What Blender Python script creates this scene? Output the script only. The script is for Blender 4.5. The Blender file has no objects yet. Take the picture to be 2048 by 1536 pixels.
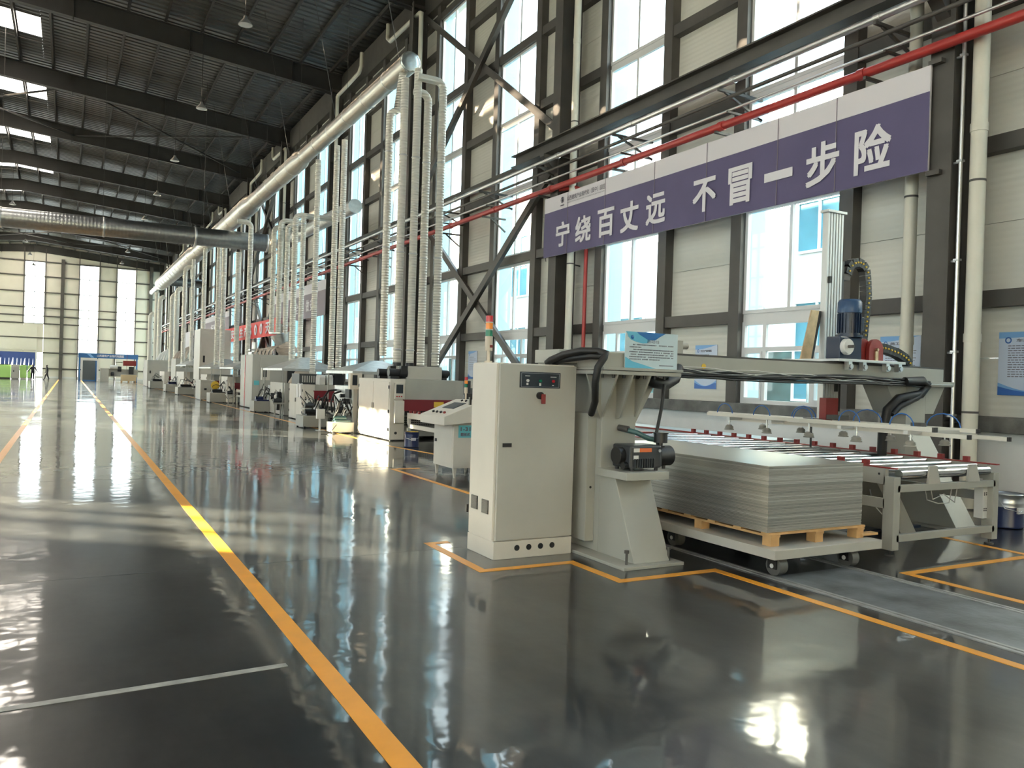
import bpy, math, random
from mathutils import Vector, Matrix
random.seed(11)
S = bpy.context.scene
COL = S.collection
V = Vector

# ------------------------------------------------------------------ camera, world, sun, exposure
cam_d = bpy.data.cameras.new('camera')
cam = bpy.data.objects.new('camera', cam_d)
COL.objects.link(cam)
_XV = V((0.87561185, 0.02453579, 0.48239183))
_YV = V((-0.48204021, -0.01904222, 0.87594214))
_ZV = V((0.03067774, -0.99951758, -0.00484636))
R3 = Matrix(((_XV[0], -_XV[1], -_XV[2]), (_YV[0], -_YV[1], -_YV[2]), (_ZV[0], -_ZV[1], -_ZV[2])))
cam.matrix_world = Matrix.Translation((0, 0, 1.62)) @ R3.to_4x4()
cam_d.sensor_width = 36.0
cam_d.lens = 1610 / 2048 * 36
cam_d.clip_start = 0.05
cam_d.clip_end = 600
S.camera = cam

world = bpy.data.worlds.new('sky')
S.world = world
world.use_nodes = True
wn = world.node_tree.nodes
wl = world.node_tree.links
bg = wn['Background']
tc = wn.new('ShaderNodeTexCoord')
sx = wn.new('ShaderNodeSeparateXYZ')
rp = wn.new('ShaderNodeValToRGB')
rp.color_ramp.elements[0].position = 0.0
rp.color_ramp.elements[0].color = (1.0, 0.98, 0.94, 1)
rp.color_ramp.elements[1].position = 0.8
rp.color_ramp.elements[1].color = (0.80, 0.89, 1.0, 1)
wl.new(tc.outputs['Generated'], sx.inputs[0])
wl.new(sx.outputs['Z'], rp.inputs['Fac'])
wl.new(rp.outputs['Color'], bg.inputs['Color'])
bg.inputs['Strength'].default_value = 5.0

SUN_DIR = V((-1.0, 0.80, 0.52)).normalized()       # towards the sun: low, through the left wall's windows
sun_d = bpy.data.lights.new('sun', 'SUN')
sun_d.energy = 84.0
sun_d.color = (1.0, 0.79, 0.55)
sun_d.angle = math.radians(0.6)
sun = bpy.data.objects.new('sun', sun_d)
COL.objects.link(sun)
sun.rotation_euler = SUN_DIR.to_track_quat('Z', 'Y').to_euler()
sun.location = (-60, 60, 60)

S.view_settings.view_transform = 'Standard'
S.view_settings.look = 'None'
S.view_settings.gamma = 1.0
S.view_settings.use_curve_mapping = False
S.view_settings.exposure = 0.62
S.render.film_transparent = False
S.cycles.use_denoising = True
S.cycles.max_bounces = 8
S.cycles.diffuse_bounces = 4
S.cycles.glossy_bounces = 4
S.cycles.transmission_bounces = 2
S.cycles.transparent_max_bounces = 8
S.cycles.caustics_reflective = False
S.cycles.caustics_refractive = False
S.cycles.sample_clamp_indirect = 6.0
S.cycles.blur_glossy = 1.0

# ------------------------------------------------------------------ materials
def mat(name, col, rough=0.5, metal=0.0, var=0.0, vscale=3.0, bump=0.0, bscale=20.0, ribs=None, emit=None,
        spec=0.5, rvar=0.0):
    """principled material; VAR mottles the colour, BUMP adds noise relief, RIBS=(axis, period, strength) fine ribs"""
    m = bpy.data.materials.new(name)
    m.use_nodes = True
    n = m.node_tree.nodes
    l = m.node_tree.links
    p = n['Principled BSDF']
    p.inputs['Base Color'].default_value = (*col, 1)
    p.inputs['Roughness'].default_value = rough
    p.inputs['Metallic'].default_value = metal
    p.inputs['Specular IOR Level'].default_value = spec
    co = None
    if var or bump or ribs or rvar:
        g = n.new('ShaderNodeNewGeometry')
        co = g.outputs['Position']
    if var:
        t = n.new('ShaderNodeTexNoise')
        t.inputs['Scale'].default_value = vscale
        t.inputs['Detail'].default_value = 5
        l.new(co, t.inputs['Vector'])
        r = n.new('ShaderNodeMapRange')
        r.inputs['From Min'].default_value = 0.3
        r.inputs['From Max'].default_value = 0.7
        r.inputs['To Min'].default_value = 1 - var
        r.inputs['To Max'].default_value = 1 + var
        l.new(t.outputs['Fac'], r.inputs['Value'])
        mx = n.new('ShaderNodeVectorMath')
        mx.operation = 'SCALE'
        mx.inputs[0].default_value = col
        l.new(r.outputs[0], mx.inputs['Scale'])
        l.new(mx.outputs[0], p.inputs['Base Color'])
    if rvar:
        t = n.new('ShaderNodeTexNoise')
        t.inputs['Scale'].default_value = vscale * 1.7
        l.new(co, t.inputs['Vector'])
        r = n.new('ShaderNodeMapRange')
        r.inputs['From Min'].default_value = 0.3
        r.inputs['From Max'].default_value = 0.7
        r.inputs['To Min'].default_value = max(0.02, rough - rvar)
        r.inputs['To Max'].default_value = rough + rvar
        l.new(t.outputs['Fac'], r.inputs['Value'])
        l.new(r.outputs[0], p.inputs['Roughness'])
    nrm = None
    if bump:
        t = n.new('ShaderNodeTexNoise')
        t.inputs['Scale'].default_value = bscale
        l.new(co, t.inputs['Vector'])
        b = n.new('ShaderNodeBump')
        b.inputs['Strength'].default_value = bump
        b.inputs['Distance'].default_value = 0.01
        l.new(t.outputs['Fac'], b.inputs['Height'])
        nrm = b.outputs['Normal']
    if ribs:
        ax, per, st = ribs
        s = n.new('ShaderNodeSeparateXYZ')
        l.new(co, s.inputs[0])
        a = n.new('ShaderNodeMath')
        a.operation = 'MULTIPLY'
        a.inputs[1].default_value = 2 * math.pi / per
        l.new(s.outputs[ax], a.inputs[0])
        q = n.new('ShaderNodeMath')
        q.operation = 'SINE'
        l.new(a.outputs[0], q.inputs[0])
        b = n.new('ShaderNodeBump')
        b.inputs['Strength'].default_value = st
        b.inputs['Distance'].default_value = 0.02
        l.new(q.outputs[0], b.inputs['Height'])
        if nrm:
            l.new(nrm, b.inputs['Normal'])
        nrm = b.outputs['Normal']
    if nrm:
        l.new(nrm, p.inputs['Normal'])
    if emit:
        p.inputs['Emission Color'].default_value = (*emit[0], 1)
        p.inputs['Emission Strength'].default_value = emit[1]
    return m

def glass(name, tint, refl=1.0):
    m = bpy.data.materials.new(name)
    m.use_nodes = True
    n = m.node_tree.nodes
    l = m.node_tree.links
    n.clear()
    o = n.new('ShaderNodeOutputMaterial')
    t = n.new('ShaderNodeBsdfTransparent')
    t.inputs['Color'].default_value = (*tint, 1)
    g = n.new('ShaderNodeBsdfGlossy')
    g.inputs['Roughness'].default_value = 0.02
    f = n.new('ShaderNodeFresnel')
    f.inputs['IOR'].default_value = 1.5
    k = n.new('ShaderNodeMath')
    k.operation = 'MULTIPLY'
    k.inputs[1].default_value = refl
    mx = n.new('ShaderNodeMixShader')
    ge = n.new('ShaderNodeNewGeometry')
    inv = n.new('ShaderNodeMath')
    inv.operation = 'SUBTRACT'
    inv.inputs[0].default_value = 1.0
    l.new(ge.outputs['Backfacing'], inv.inputs[1])
    k2 = n.new('ShaderNodeMath')
    k2.operation = 'MULTIPLY'
    l.new(f.outputs[0], k.inputs[0])
    l.new(k.outputs[0], k2.inputs[0])
    l.new(inv.outputs[0], k2.inputs[1])
    l.new(k2.outputs[0], mx.inputs[0])
    l.new(t.outputs[0], mx.inputs[1])
    l.new(g.outputs[0], mx.inputs[2])
    l.new(mx.outputs[0], o.inputs['Surface'])
    return m

def floor_material():
    m = bpy.data.materials.new('polished_floor')
    m.use_nodes = True
    n = m.node_tree.nodes
    l = m.node_tree.links
    p = n['Principled BSDF']
    g = n.new('ShaderNodeNewGeometry')
    mp = n.new('ShaderNodeMapping')
    mp.inputs['Scale'].default_value = (0.9, 0.35, 1)
    l.new(g.outputs['Position'], mp.inputs['Vector'])
    a = n.new('ShaderNodeTexNoise')
    a.inputs['Scale'].default_value = 1.3
    a.inputs['Detail'].default_value = 8
    a.inputs['Roughness'].default_value = 0.65
    l.new(mp.outputs[0], a.inputs['Vector'])
    cr = n.new('ShaderNodeValToRGB')
    cr.color_ramp.elements[0].position = 0.38
    cr.color_ramp.elements[0].color = (0.006, 0.0065, 0.0075, 1)
    cr.color_ramp.elements[1].position = 0.72
    cr.color_ramp.elements[1].color = (0.050, 0.050, 0.048, 1)
    l.new(a.outputs['Fac'], cr.inputs['Fac'])
    l.new(cr.outputs['Color'], p.inputs['Base Color'])
    # roughness: patches of duller floor, tyre scuffs
    b = n.new('ShaderNodeTexNoise')
    b.inputs['Scale'].default_value = 0.55
    b.inputs['Detail'].default_value = 6
    l.new(g.outputs['Position'], b.inputs['Vector'])
    r = n.new('ShaderNodeMapRange')
    r.inputs['From Min'].default_value = 0.35
    r.inputs['From Max'].default_value = 0.7
    r.inputs['To Min'].default_value = 0.03
    r.inputs['To Max'].default_value = 0.12
    l.new(b.outputs['Fac'], r.inputs['Value'])
    l.new(r.outputs[0], p.inputs['Coat Roughness'])
    p.inputs['Coat Weight'].default_value = 0.85
    p.inputs['Coat IOR'].default_value = 1.45
    p.inputs['Roughness'].default_value = 0.34
    p.inputs['Specular IOR Level'].default_value = 0.25
    # long shallow undulation of the screed
    w = n.new('ShaderNodeTexNoise')
    w.inputs['Scale'].default_value = 3.4
    w.inputs['Detail'].default_value = 2
    l.new(g.outputs['Position'], w.inputs['Vector'])
    bp = n.new('ShaderNodeBump')
    bp.inputs['Strength'].default_value = 0.22
    bp.inputs['Distance'].default_value = 0.012
    l.new(w.outputs['Fac'], bp.inputs['Height'])
    l.new(bp.outputs['Normal'], p.inputs['Normal'])
    l.new(bp.outputs['Normal'], p.inputs['Coat Normal'])
    return m

def spiral_material(name, axis, period, col=(0.62, 0.62, 0.60), rough=0.28, st=0.35):
    return mat(name, col, rough, 1.0, var=0.10, vscale=6, bump=0.12, bscale=9, ribs=(axis, period, st))

M = {}
M['floor'] = floor_material()
M['machine'] = mat('machine_paint', (0.46, 0.45, 0.405), 0.42, var=0.04, vscale=2)
M['machine_green'] = mat('pale_green_grey_paint', (0.375, 0.375, 0.335), 0.45, var=0.05, vscale=2)
M['machine_white'] = mat('ivory_powder_coat', (0.66, 0.62, 0.545), 0.4, var=0.03)
M['panel'] = mat('cream_wall_panel', (0.70, 0.685, 0.61), 0.5, var=0.05, vscale=0.8, ribs=('Z', 0.10, 0.12))
M['panel_end'] = mat('cream_end_wall_panel', (0.78, 0.745, 0.66), 0.5, var=0.06, vscale=0.4)
M['steel'] = mat('dark_brown_grey_steel', (0.075, 0.070, 0.064), 0.55, var=0.15, vscale=2)
M['roofsteel'] = mat('roof_steel_paint', (0.030, 0.028, 0.027), 0.6, var=0.15, vscale=2)
M['white_wall'] = mat('white_plaster', (0.80, 0.80, 0.78), 0.6, var=0.03)
M['sill'] = mat('bare_concrete', (0.15, 0.15, 0.14), 0.8, var=0.3, vscale=4, bump=0.3, bscale=30)
M['upvc'] = mat('white_upvc', (0.74, 0.74, 0.73), 0.35)
M['blue_jamb'] = mat('pale_blue_flashing', (0.35, 0.72, 0.92), 0.4)
M['glass'] = glass('window_glass', (0.90, 0.97, 0.98))
M['skylight'] = mat('skylight_sheet', (0.8, 0.8, 0.78), 0.5)
_n = M['skylight'].node_tree.nodes; _l = M['skylight'].node_tree.links
_t = _n.new('ShaderNodeBsdfTranslucent'); _t.inputs['Color'].default_value = (0.85, 0.86, 0.86, 1)
_q = _n.new('ShaderNodeBsdfTransparent')
_mx = _n.new('ShaderNodeMixShader'); _mx.inputs[0].default_value = 0.25
_l.new(_t.outputs[0], _mx.inputs[1]); _l.new(_q.outputs[0], _mx.inputs[2])
_l.new(_mx.outputs[0], _n['Material Output'].inputs['Surface'])
M['roofsheet'] = mat('foil_roof_sheet', (0.12, 0.125, 0.125), 0.36, 0.6, var=0.12, vscale=1.2, bump=0.25, bscale=5)
M['yellow'] = mat('yellow_floor_paint', (0.78, 0.33, 0.03), 0.32, var=0.06, vscale=5)
M['faded'] = mat('faded_white_tape', (0.30, 0.30, 0.28), 0.4, var=0.3, vscale=8)
M['track'] = mat('dusty_concrete_strip', (0.095, 0.105, 0.11), 0.55, var=0.7, vscale=2.2, bump=0.3)
M['rail'] = mat('floor_rail_steel', (0.30, 0.30, 0.29), 0.45, 0.5, var=0.25, vscale=9)
M['pvc'] = mat('cream_pvc_pipe', (0.74, 0.71, 0.60), 0.4, var=0.04)
M['redpipe'] = mat('red_fire_pipe', (0.42, 0.035, 0.03), 0.35)
M['galvpipe'] = mat('galvanised_pipe', (0.62, 0.62, 0.62), 0.3, 0.9)
M['duct_v'] = mat('ribbed_foil_duct', (0.84, 0.82, 0.73), 0.40, 0.35, ribs=('Z', 0.075, 0.6))
M['duct_y'] = mat('galvanised_main_duct', (0.52, 0.50, 0.45), 0.33, 1.0, var=0.08, vscale=1.5)
M['duct_x'] = spiral_material('spiral_cross_duct', 'X', 0.16, (0.36, 0.38, 0.39), 0.34, 0.10)
M['galv'] = mat('galvanised_sheet', (0.66, 0.67, 0.66), 0.32, 0.85, var=0.12, vscale=6, bump=0.1)
M['chrome'] = mat('bright_steel_roller', (0.50, 0.50, 0.50), 0.20, 1.0)
M['alu'] = mat('anodised_aluminium', (0.66, 0.66, 0.64), 0.35, 0.55)
M['ivorybar'] = mat('pale_aluminium_bar', (0.80, 0.77, 0.68), 0.38)
M['black'] = mat('black_plastic', (0.012, 0.012, 0.013), 0.4)
M['rubber'] = mat('black_rubber_hose', (0.010, 0.010, 0.010), 0.5)
M['darkgrey'] = mat('anthracite_paint', (0.035, 0.038, 0.042), 0.45)
M['panelblack'] = mat('control_fascia', (0.018, 0.024, 0.032), 0.35)
M['blue'] = mat('dark_blue_motor_paint', (0.003, 0.013, 0.042), 0.3)
M['blue_cap'] = mat('blue_fan_cowl', (0.02, 0.065, 0.16), 0.4)
M['redpaint'] = mat('dull_red_paint', (0.25, 0.028, 0.025), 0.45)
M['maroon'] = mat('maroon_guard_paint', (0.17, 0.012, 0.018), 0.35)
M['wood'] = mat('raw_pine', (0.55, 0.33, 0.14), 0.7, var=0.18, vscale=7)
M['sheet'] = mat('brushed_sheet_metal', (0.52, 0.50, 0.45), 0.30, 0.85)
M['sheet_dark'] = mat('dull_sheet_metal', (0.40, 0.39, 0.35), 0.36, 0.8)
M['sheet_light'] = mat('bright_sheet_metal', (0.66, 0.65, 0.60), 0.28, 0.85)
M['castor'] = mat('grey_castor_tread', (0.14, 0.14, 0.13), 0.35, 0.3)
M['greycup'] = mat('grey_suction_rubber', (0.28, 0.27, 0.24), 0.6)
M['bluehose'] = mat('blue_air_hose', (0.02, 0.12, 0.40), 0.3)
M['tealhose'] = mat('teal_vacuum_hose', (0.06, 0.13, 0.13), 0.3)
M['banner_purple'] = mat('purple_banner_print', (0.105, 0.09, 0.195), 0.6, var=0.06, vscale=1.2)
M['banner_white'] = mat('white_banner_print', (0.80, 0.77, 0.80), 0.6)
M['banner_text'] = mat('white_banner_lettering', (0.85, 0.83, 0.87), 0.6)
M['ink'] = mat('grey_print', (0.14, 0.13, 0.17), 0.6)
M['banner_red'] = mat('red_banner_cloth', (0.85, 0.09, 0.08), 0.6)
M['banner_grey'] = mat('mauve_grey_banner', (0.27, 0.23, 0.27), 0.6)
M['paper'] = mat('poster_white_blue', (0.62, 0.70, 0.84), 0.45)
M['poster_blue'] = mat('poster_deep_blue', (0.05, 0.16, 0.50), 0.45)
M['poster_mid'] = mat('poster_mid_blue', (0.22, 0.45, 0.78), 0.45)
M['board_blue'] = mat('board_cyan', (0.13, 0.47, 0.66), 0.4)
M['board_dark'] = mat('board_blue', (0.02, 0.15, 0.42), 0.4)
M['board'] = mat('board_pale', (0.60, 0.72, 0.76), 0.4)
M['teal'] = mat('teal_sticker', (0.14, 0.52, 0.58), 0.5)
M['warn'] = mat('yellow_warning_label', (0.75, 0.50, 0.05), 0.5)
M['yellowpost'] = mat('yellow_painted_post', (0.72, 0.55, 0.04), 0.4)
M['orange'] = mat('orange_label', (0.75, 0.17, 0.05), 0.45)
M['lamp_red'] = mat('red_lens', (0.55, 0.02, 0.03), 0.2)
M['lamp_amber'] = mat('amber_lens', (0.90, 0.27, 0.02), 0.2)
M['lamp_green'] = mat('green_lens', (0.01, 0.18, 0.10), 0.2)
M['white'] = mat('white_plastic', (0.78, 0.77, 0.73), 0.4)
M['tower'] = mat('cream_plastic', (0.60, 0.52, 0.42), 0.45)
M['copper'] = mat('bronze_plate', (0.62, 0.46, 0.28), 0.35, 0.6, var=0.15, vscale=14)
M['hose_beige'] = mat('beige_flexible_hose', (0.55, 0.46, 0.38), 0.6, ribs=('Z', 0.05, 0.4))
M['bucketblue'] = mat('navy_bucket', (0.015, 0.025, 0.09), 0.3)
M['tin'] = mat('bare_tin', (0.55, 0.56, 0.58), 0.3, 0.9)
M['card'] = mat('cardboard', (0.62, 0.47, 0.28), 0.7)
M['lime'] = mat('lime_machine_paint', (0.45, 0.75, 0.22), 0.4)
M['curtain'] = mat('blue_plastic_curtain', (0.03, 0.07, 0.30), 0.4)
M['booth_blue'] = mat('booth_blue_paint', (0.03, 0.14, 0.36), 0.4)
M['booth_door'] = mat('booth_mesh_grey', (0.10, 0.12, 0.13), 0.6)
M['cloth'] = mat('dark_work_clothes', (0.02, 0.022, 0.03), 0.8)
M['skin'] = mat('skin', (0.45, 0.26, 0.18), 0.6)
M['hair'] = mat('black_hair', (0.012, 0.010, 0.010), 0.6)
M['facade'] = mat('white_facade_cladding', (0.72, 0.74, 0.74), 0.30, 0.25, ribs=('Z', 0.3, 0.15))
M['facade_glass'] = mat('blue_facade_glass', (0.09, 0.26, 0.34), 0.10, 0.2, var=0.3, vscale=0.6)
M['facade_dark'] = mat('teal_ground_floor_glazing', (0.05, 0.10, 0.10), 0.15, var=0.5, vscale=0.9)
M['ground'] = mat('pale_yard_concrete', (0.32, 0.32, 0.30), 0.8, var=0.1)
M['foil'] = mat('silver_lagging_foil', (0.55, 0.60, 0.60), 0.22, 0.8, bump=0.5, bscale=2.5)
M['bulb'] = mat('frosted_lamp_glass', (0.8, 0.8, 0.8), 0.3)
M['shade'] = mat('spun_aluminium_shade', (0.55, 0.56, 0.56), 0.3, 0.8)

# ------------------------------------------------------------------ mesh helpers
class MB:
    def __init__(s):
        s.v, s.f, s.sm = [], [], []
    def add(s, vs, fs, smooth=False):
        k = len(s.v)
        s.v += [tuple(q) for q in vs]
        for f in fs:
            s.f.append([i + k for i in f])
            s.sm.append(smooth)
        return s
    def box(s, x0, x1, y0, y1, z0, z1):
        vs = [(x, y, z) for z in (z0, z1) for y in (y0, y1) for x in (x0, x1)]
        return s.add(vs, [(0, 2, 3, 1), (4, 5, 7, 6), (0, 1, 5, 4), (2, 6, 7, 3), (0, 4, 6, 2), (1, 3, 7, 5)])
    def bar(s, p0, p1, w, h, up=(0, 0, 1)):
        p0, p1 = V(p0), V(p1)
        d = (p1 - p0).normalized()
        a = d.cross(V(up))
        if a.length < 1e-4:
            a = d.cross(V((1, 0, 0)))
        a.normalize()
        b = a.cross(d).normalized()
        vs = []
        for p in (p0, p1):
            for i, j in ((-1, -1), (1, -1), (1, 1), (-1, 1)):
                vs.append(p + a * (i * w / 2) + b * (j * h / 2))
        return s.add(vs, [(0, 3, 2, 1), (4, 5, 6, 7), (0, 1, 5, 4), (1, 2, 6, 5), (2, 3, 7, 6), (3, 0, 4, 7)])
    def cyl(s, p0, p1, r, n=16, r2=None, caps=True):
        p0, p1 = V(p0), V(p1)
        r2 = r if r2 is None else r2
        d = (p1 - p0).normalized()
        a = d.orthogonal().normalized()
        b = d.cross(a)
        vs = []
        for p, q in ((p0, r), (p1, r2)):
            for i in range(n):
                t = 2 * math.pi * i / n
                vs.append(p + (a * math.cos(t) + b * math.sin(t)) * q)
        s.add(vs, [(i, (i + 1) % n, n + (i + 1) % n, n + i) for i in range(n)], True)
        if caps:
            s.add(vs[:n], [tuple(reversed(range(n)))])
            s.add(vs[n:], [tuple(range(n))])
        return s
    def tube(s, pts, r, n=10, caps=True):
        pts = [V(p) for p in pts]
        rs = r if isinstance(r, (list, tuple)) else [r] * len(pts)
        up = None
        rings = []
        for i, p in enumerate(pts):
            d = (pts[min(i + 1, len(pts) - 1)] - pts[max(i - 1, 0)])
            d.normalize()
            if up is None:
                up = d.orthogonal().normalized()
            up = (up - d * up.dot(d))
            if up.length < 1e-5:
                up = d.orthogonal()
            up.normalize()
            b = d.cross(up)
            rings.append([p + (up * math.cos(2 * math.pi * k / n) + b * math.sin(2 * math.pi * k / n)) * rs[i]
                          for k in range(n)])
        vs = [q for rg in rings for q in rg]
        fs = []
        for i in range(len(pts) - 1):
            for k in range(n):
                fs.append((i * n + k, i * n + (k + 1) % n, (i + 1) * n + (k + 1) % n, (i + 1) * n + k))
        s.add(vs, fs, True)
        if caps:
            s.add(rings[0], [tuple(reversed(range(n)))])
            s.add(rings[-1], [tuple(range(n))])
        return s
    def prism(s, poly, vec):
        n = len(poly)
        vec = V(vec)
        a = [V(p) for p in poly]
        b = [p + vec for p in a]
        s.add(a + b, [tuple(reversed(range(n))), tuple(range(n, 2 * n))] +
              [(i, (i + 1) % n, n + (i + 1) % n, n + i) for i in range(n)])
        return s
    def lathe(s, c, prof, n=20, axis='Z'):
        """prof: list of (radius, height) about point c"""
        c = V(c)
        vs = []
        for r, h in prof:
            for k in range(n):
                t = 2 * math.pi * k / n
                if axis == 'Z':
                    q = V((r * math.cos(t), r * math.sin(t), h))
                elif axis == 'Y':
                    q = V((r * math.cos(t), h, r * math.sin(t)))
                else:
                    q = V((h, r * math.cos(t), r * math.sin(t)))
                vs.append(c + q)
        fs = []
        for i in range(len(prof) - 1):
            for k in range(n):
                fs.append((i * n + k, i * n + (k + 1) % n, (i + 1) * n + (k + 1) % n, (i + 1) * n + k))
        return s.add(vs, fs, True)
    def build(s, name, m, parent=None, bevel=0.0, origin=None, kind=None):
        o_ = V((0, 0, 0))
        if parent is not None:
            o_ = world_loc(parent)
        elif origin is not None:
            o_ = V(origin)
        elif s.v:
            xs = [q[0] for q in s.v]; ys = [q[1] for q in s.v]; zs = [q[2] for q in s.v]
            o_ = V(((min(xs) + max(xs)) / 2, (min(ys) + max(ys)) / 2, min(zs)))
        me = bpy.data.meshes.new(name)
        me.from_pydata([tuple(V(q) - o_) for q in s.v], [], s.f)
        me.materials.append(m if not isinstance(m, str) else M[m])
        me.polygons.foreach_set('use_smooth', s.sm)
        me.update()
        o = bpy.data.objects.new(name, me)
        COL.objects.link(o)
        if parent is not None:
            o.parent = parent
        else:
            o.location = o_
        if bevel:
            b = o.modifiers.new('bevel', 'BEVEL')
            b.width = bevel
            b.segments = 2
            b.limit_method = 'ANGLE'
        if kind:
            o['kind'] = kind
        return o

def world_loc(o):
    p = V(o.location)
    while o.parent is not None:
        o = o.parent
        p += V(o.location)
    return p

def tag(o, label, cat, group=None):
    o['label'] = label
    o['category'] = cat
    if group:
        o['group'] = group
    return o

def thing(name, label, cat, loc=(0, 0, 0), group=None):
    o = bpy.data.objects.new(name, None)
    o.empty_display_size = 0.1
    COL.objects.link(o)
    o.location = loc
    return tag(o, label, cat, group)

def struct(o):
    o['kind'] = 'structure'
    return o

def sroot(name, loc=(0, 0, 0)):
    o = bpy.data.objects.new(name, None)
    COL.objects.link(o)
    o.location = loc
    o['kind'] = 'structure'
    return o

def kids(o):
    return [c for c in bpy.data.objects if c.parent == o]

def tree(o):
    return (o, [tree(c) for c in kids(o)])

def dup(t, shift, parent=None, label=None):
    """copy a captured tree(o); SHIFT moves the root copy only"""
    o, ch = t
    c = o.copy()
    COL.objects.link(c)
    c.parent = parent
    if shift is not None:
        c.location = V(o.location) + V(shift)
    if label:
        c['label'] = label
    for k in ch:
        dup(k, None, c)
    return c

def inst(o, shift, parent=None):
    c = o.copy()
    COL.objects.link(c)
    c.location = V(o.location) + V(shift)
    if parent is not None:
        c.parent = parent
    return c

def text(body, name, m, parent, origin, ux, uy, width=None, height=None, bold=0.0, depth=0.002):
    """flat lettering: ORIGIN = lower-left corner, UX / UY = reading and up directions; scaled to WIDTH x HEIGHT"""
    cu = bpy.data.curves.new(name, 'FONT')
    cu.body = body
    cu.size = 1.0
    cu.resolution_u = 3
    ob = bpy.data.objects.new(name + '_tmp', cu)
    COL.objects.link(ob)
    dg = bpy.context.evaluated_depsgraph_get()
    me0 = bpy.data.meshes.new_from_object(ob.evaluated_get(dg))
    vs = [v.co.copy() for v in me0.vertices]
    fs = [tuple(p.vertices) for p in me0.polygons]
    bpy.data.objects.remove(ob)
    bpy.data.curves.remove(cu)
    bpy.data.meshes.remove(me0)
    if not vs:
        return None
    x0 = min(v.x for v in vs); x1 = max(v.x for v in vs)
    y0 = min(v.y for v in vs); y1 = max(v.y for v in vs)
    sy = (height / (y1 - y0)) if height else None
    sx_ = (width / (x1 - x0)) if width else sy
    if sy is None:
        sy = sx_
    ux, uy = V(ux).normalized(), V(uy).normalized()
    nz = ux.cross(uy)
    mb = MB()
    sh = [(0, 0)] if not bold else [(-1, -1), (1, -1), (1, 1), (-1, 1), (0, 0)]
    for i, (dx, dy) in enumerate(sh):
        mb.add([V(origin) + ux * ((v.x - x0 + dx * bold) * sx_) + uy * ((v.y - y0 + dy * bold) * sy) + nz * (depth + 0.0002 * i)
                for v in vs], fs)
    return mb.build(name, m, parent)

def arc(c, r, a0, a1, u, w, n=8):
    c, u, w = V(c), V(u), V(w)
    return [c + u * (r * math.cos(a0 + (a1 - a0) * i / n)) + w * (r * math.sin(a0 + (a1 - a0) * i / n))
            for i in range(n + 1)]

PI = math.pi
BAY = 10.6
COLS = [7.35 + BAY * k for k in range(-3, 12)]      # column centre lines, -24.45 ... 123.95
YEND = 124.1
YBACK = -24.9
XL, XR = -19.4, 11.7
RIDGE = -4.0
def rz(x, z0=15.4):                                   # height of the roof steel's underside
    return z0 + 0.085 * ((11 - x) if x > RIDGE else (x - RIDGE * 2 + 11))

# ------------------------------------------------------------------ floor
b = MB(); b.box(XL, XR + 0.3, YBACK, YEND + 0.3, -0.2, 0)
floor = struct(b.build('floor', 'floor', origin=(0, 0, 0)))
b = MB(); b.box(5.36, 6.28, -3, 4.95, 0.0005, 0.003)
b.build('track_strip', 'track', floor)
for x in (5.30, 6.28):
    b = MB(); b.box(x - 0.045, x - 0.012, -3, 8.4, 0.001, 0.010); b.box(x + 0.012, x + 0.045, -3, 8.4, 0.001, 0.010)
    b.box(x - 0.012, x + 0.012, -3, 8.4, 0.001, 0.004)
    b.build('floor_rail', 'rail', floor)

def line(pts, w, label, m='yellow', z=0.004, name='floor_line', close=False):
    """a painted line following points, mitred"""
    P = [V((p[0], p[1], 0)) for p in pts]
    n = len(P)
    L, Rr = [], []
    for i in range(n):
        d0 = (P[i] - P[i - 1]).normalized() if i > 0 else (P[1] - P[0]).normalized()
        d1 = (P[i + 1] - P[i]).normalized() if i < n - 1 else d0
        t = (d0 + d1).normalized()
        nn = V((-t.y, t.x, 0))
        k = 1 / max(0.3, nn.dot(V((-d0.y, d0.x, 0))))
        L.append(P[i] + nn * (w / 2 * k)); Rr.append(P[i] - nn * (w / 2 * k))
    vs = [V((q.x, q.y, z)) for q in L] + [V((q.x, q.y, z)) for q in Rr]
    vs += [V((q.x, q.y, 0.0003)) for q in L] + [V((q.x, q.y, 0.0003)) for q in Rr]
    fs = []
    for i in range(n - 1):
        fs.append((i, n + i, n + i + 1, i + 1))
        fs.append((2 * n + i, i, i + 1, 2 * n + i + 1))
        fs.append((n + i, 3 * n + i, 3 * n + i + 1, n + i + 1))
    mb = MB(); mb.add(vs, fs)
    o = mb.build(name, m)
    return tag(o, label, 'floor line')

line([(1.265, -3), (1.31, 110)], 0.115, 'long straight yellow line down the aisle, ending at bottom centre', z=0.003)
line([(-1.0, -3), (-1.05, 110)], 0.12, 'long straight yellow aisle line at the left edge of the floor', z=0.003)
line([(3.33, 7.24), (3.12, 7.24), (3.10, 6.05), (4.0, 6.05), (4.0, 5.32), (5.03, 5.32), (5.02, -3)], 0.085,
     'stepped yellow line around the foot of the tall cabinet and gantry column', z=0.003)
line([(5.5, 13.3), (5.0, 13.3), (5.0, 7.9), (5.2, 7.9)], 0.08, 'angled yellow line around the sloping operator console')
line([(7.0, 14.3), (6.55, 18.0), (6.5, 30), (6.5, 60), (6.4, 104)], 0.09, 'yellow line running along the foot of the machine row')
line([(8.66, 5.6), (8.60, 4.57), (6.60, 4.57), (6.60, -3)], 0.085, 'yellow line with two corners on the floor in front of the roller conveyor', z=0.003)
for k in range(12):
    b = MB(); b.box(XL, 5.2 if k < 1 else XR, 6.98 + 6 * k - 0.003, 6.98 + 6 * k + 0.003, 0.0, 0.0008); b.build('floor_joint', 'darkgrey', floor)
line([(-0.25, 4.43), (1.10, 4.49)], 0.055, 'short faded white line across the foreground floor', 'faded', z=0.003)

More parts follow.
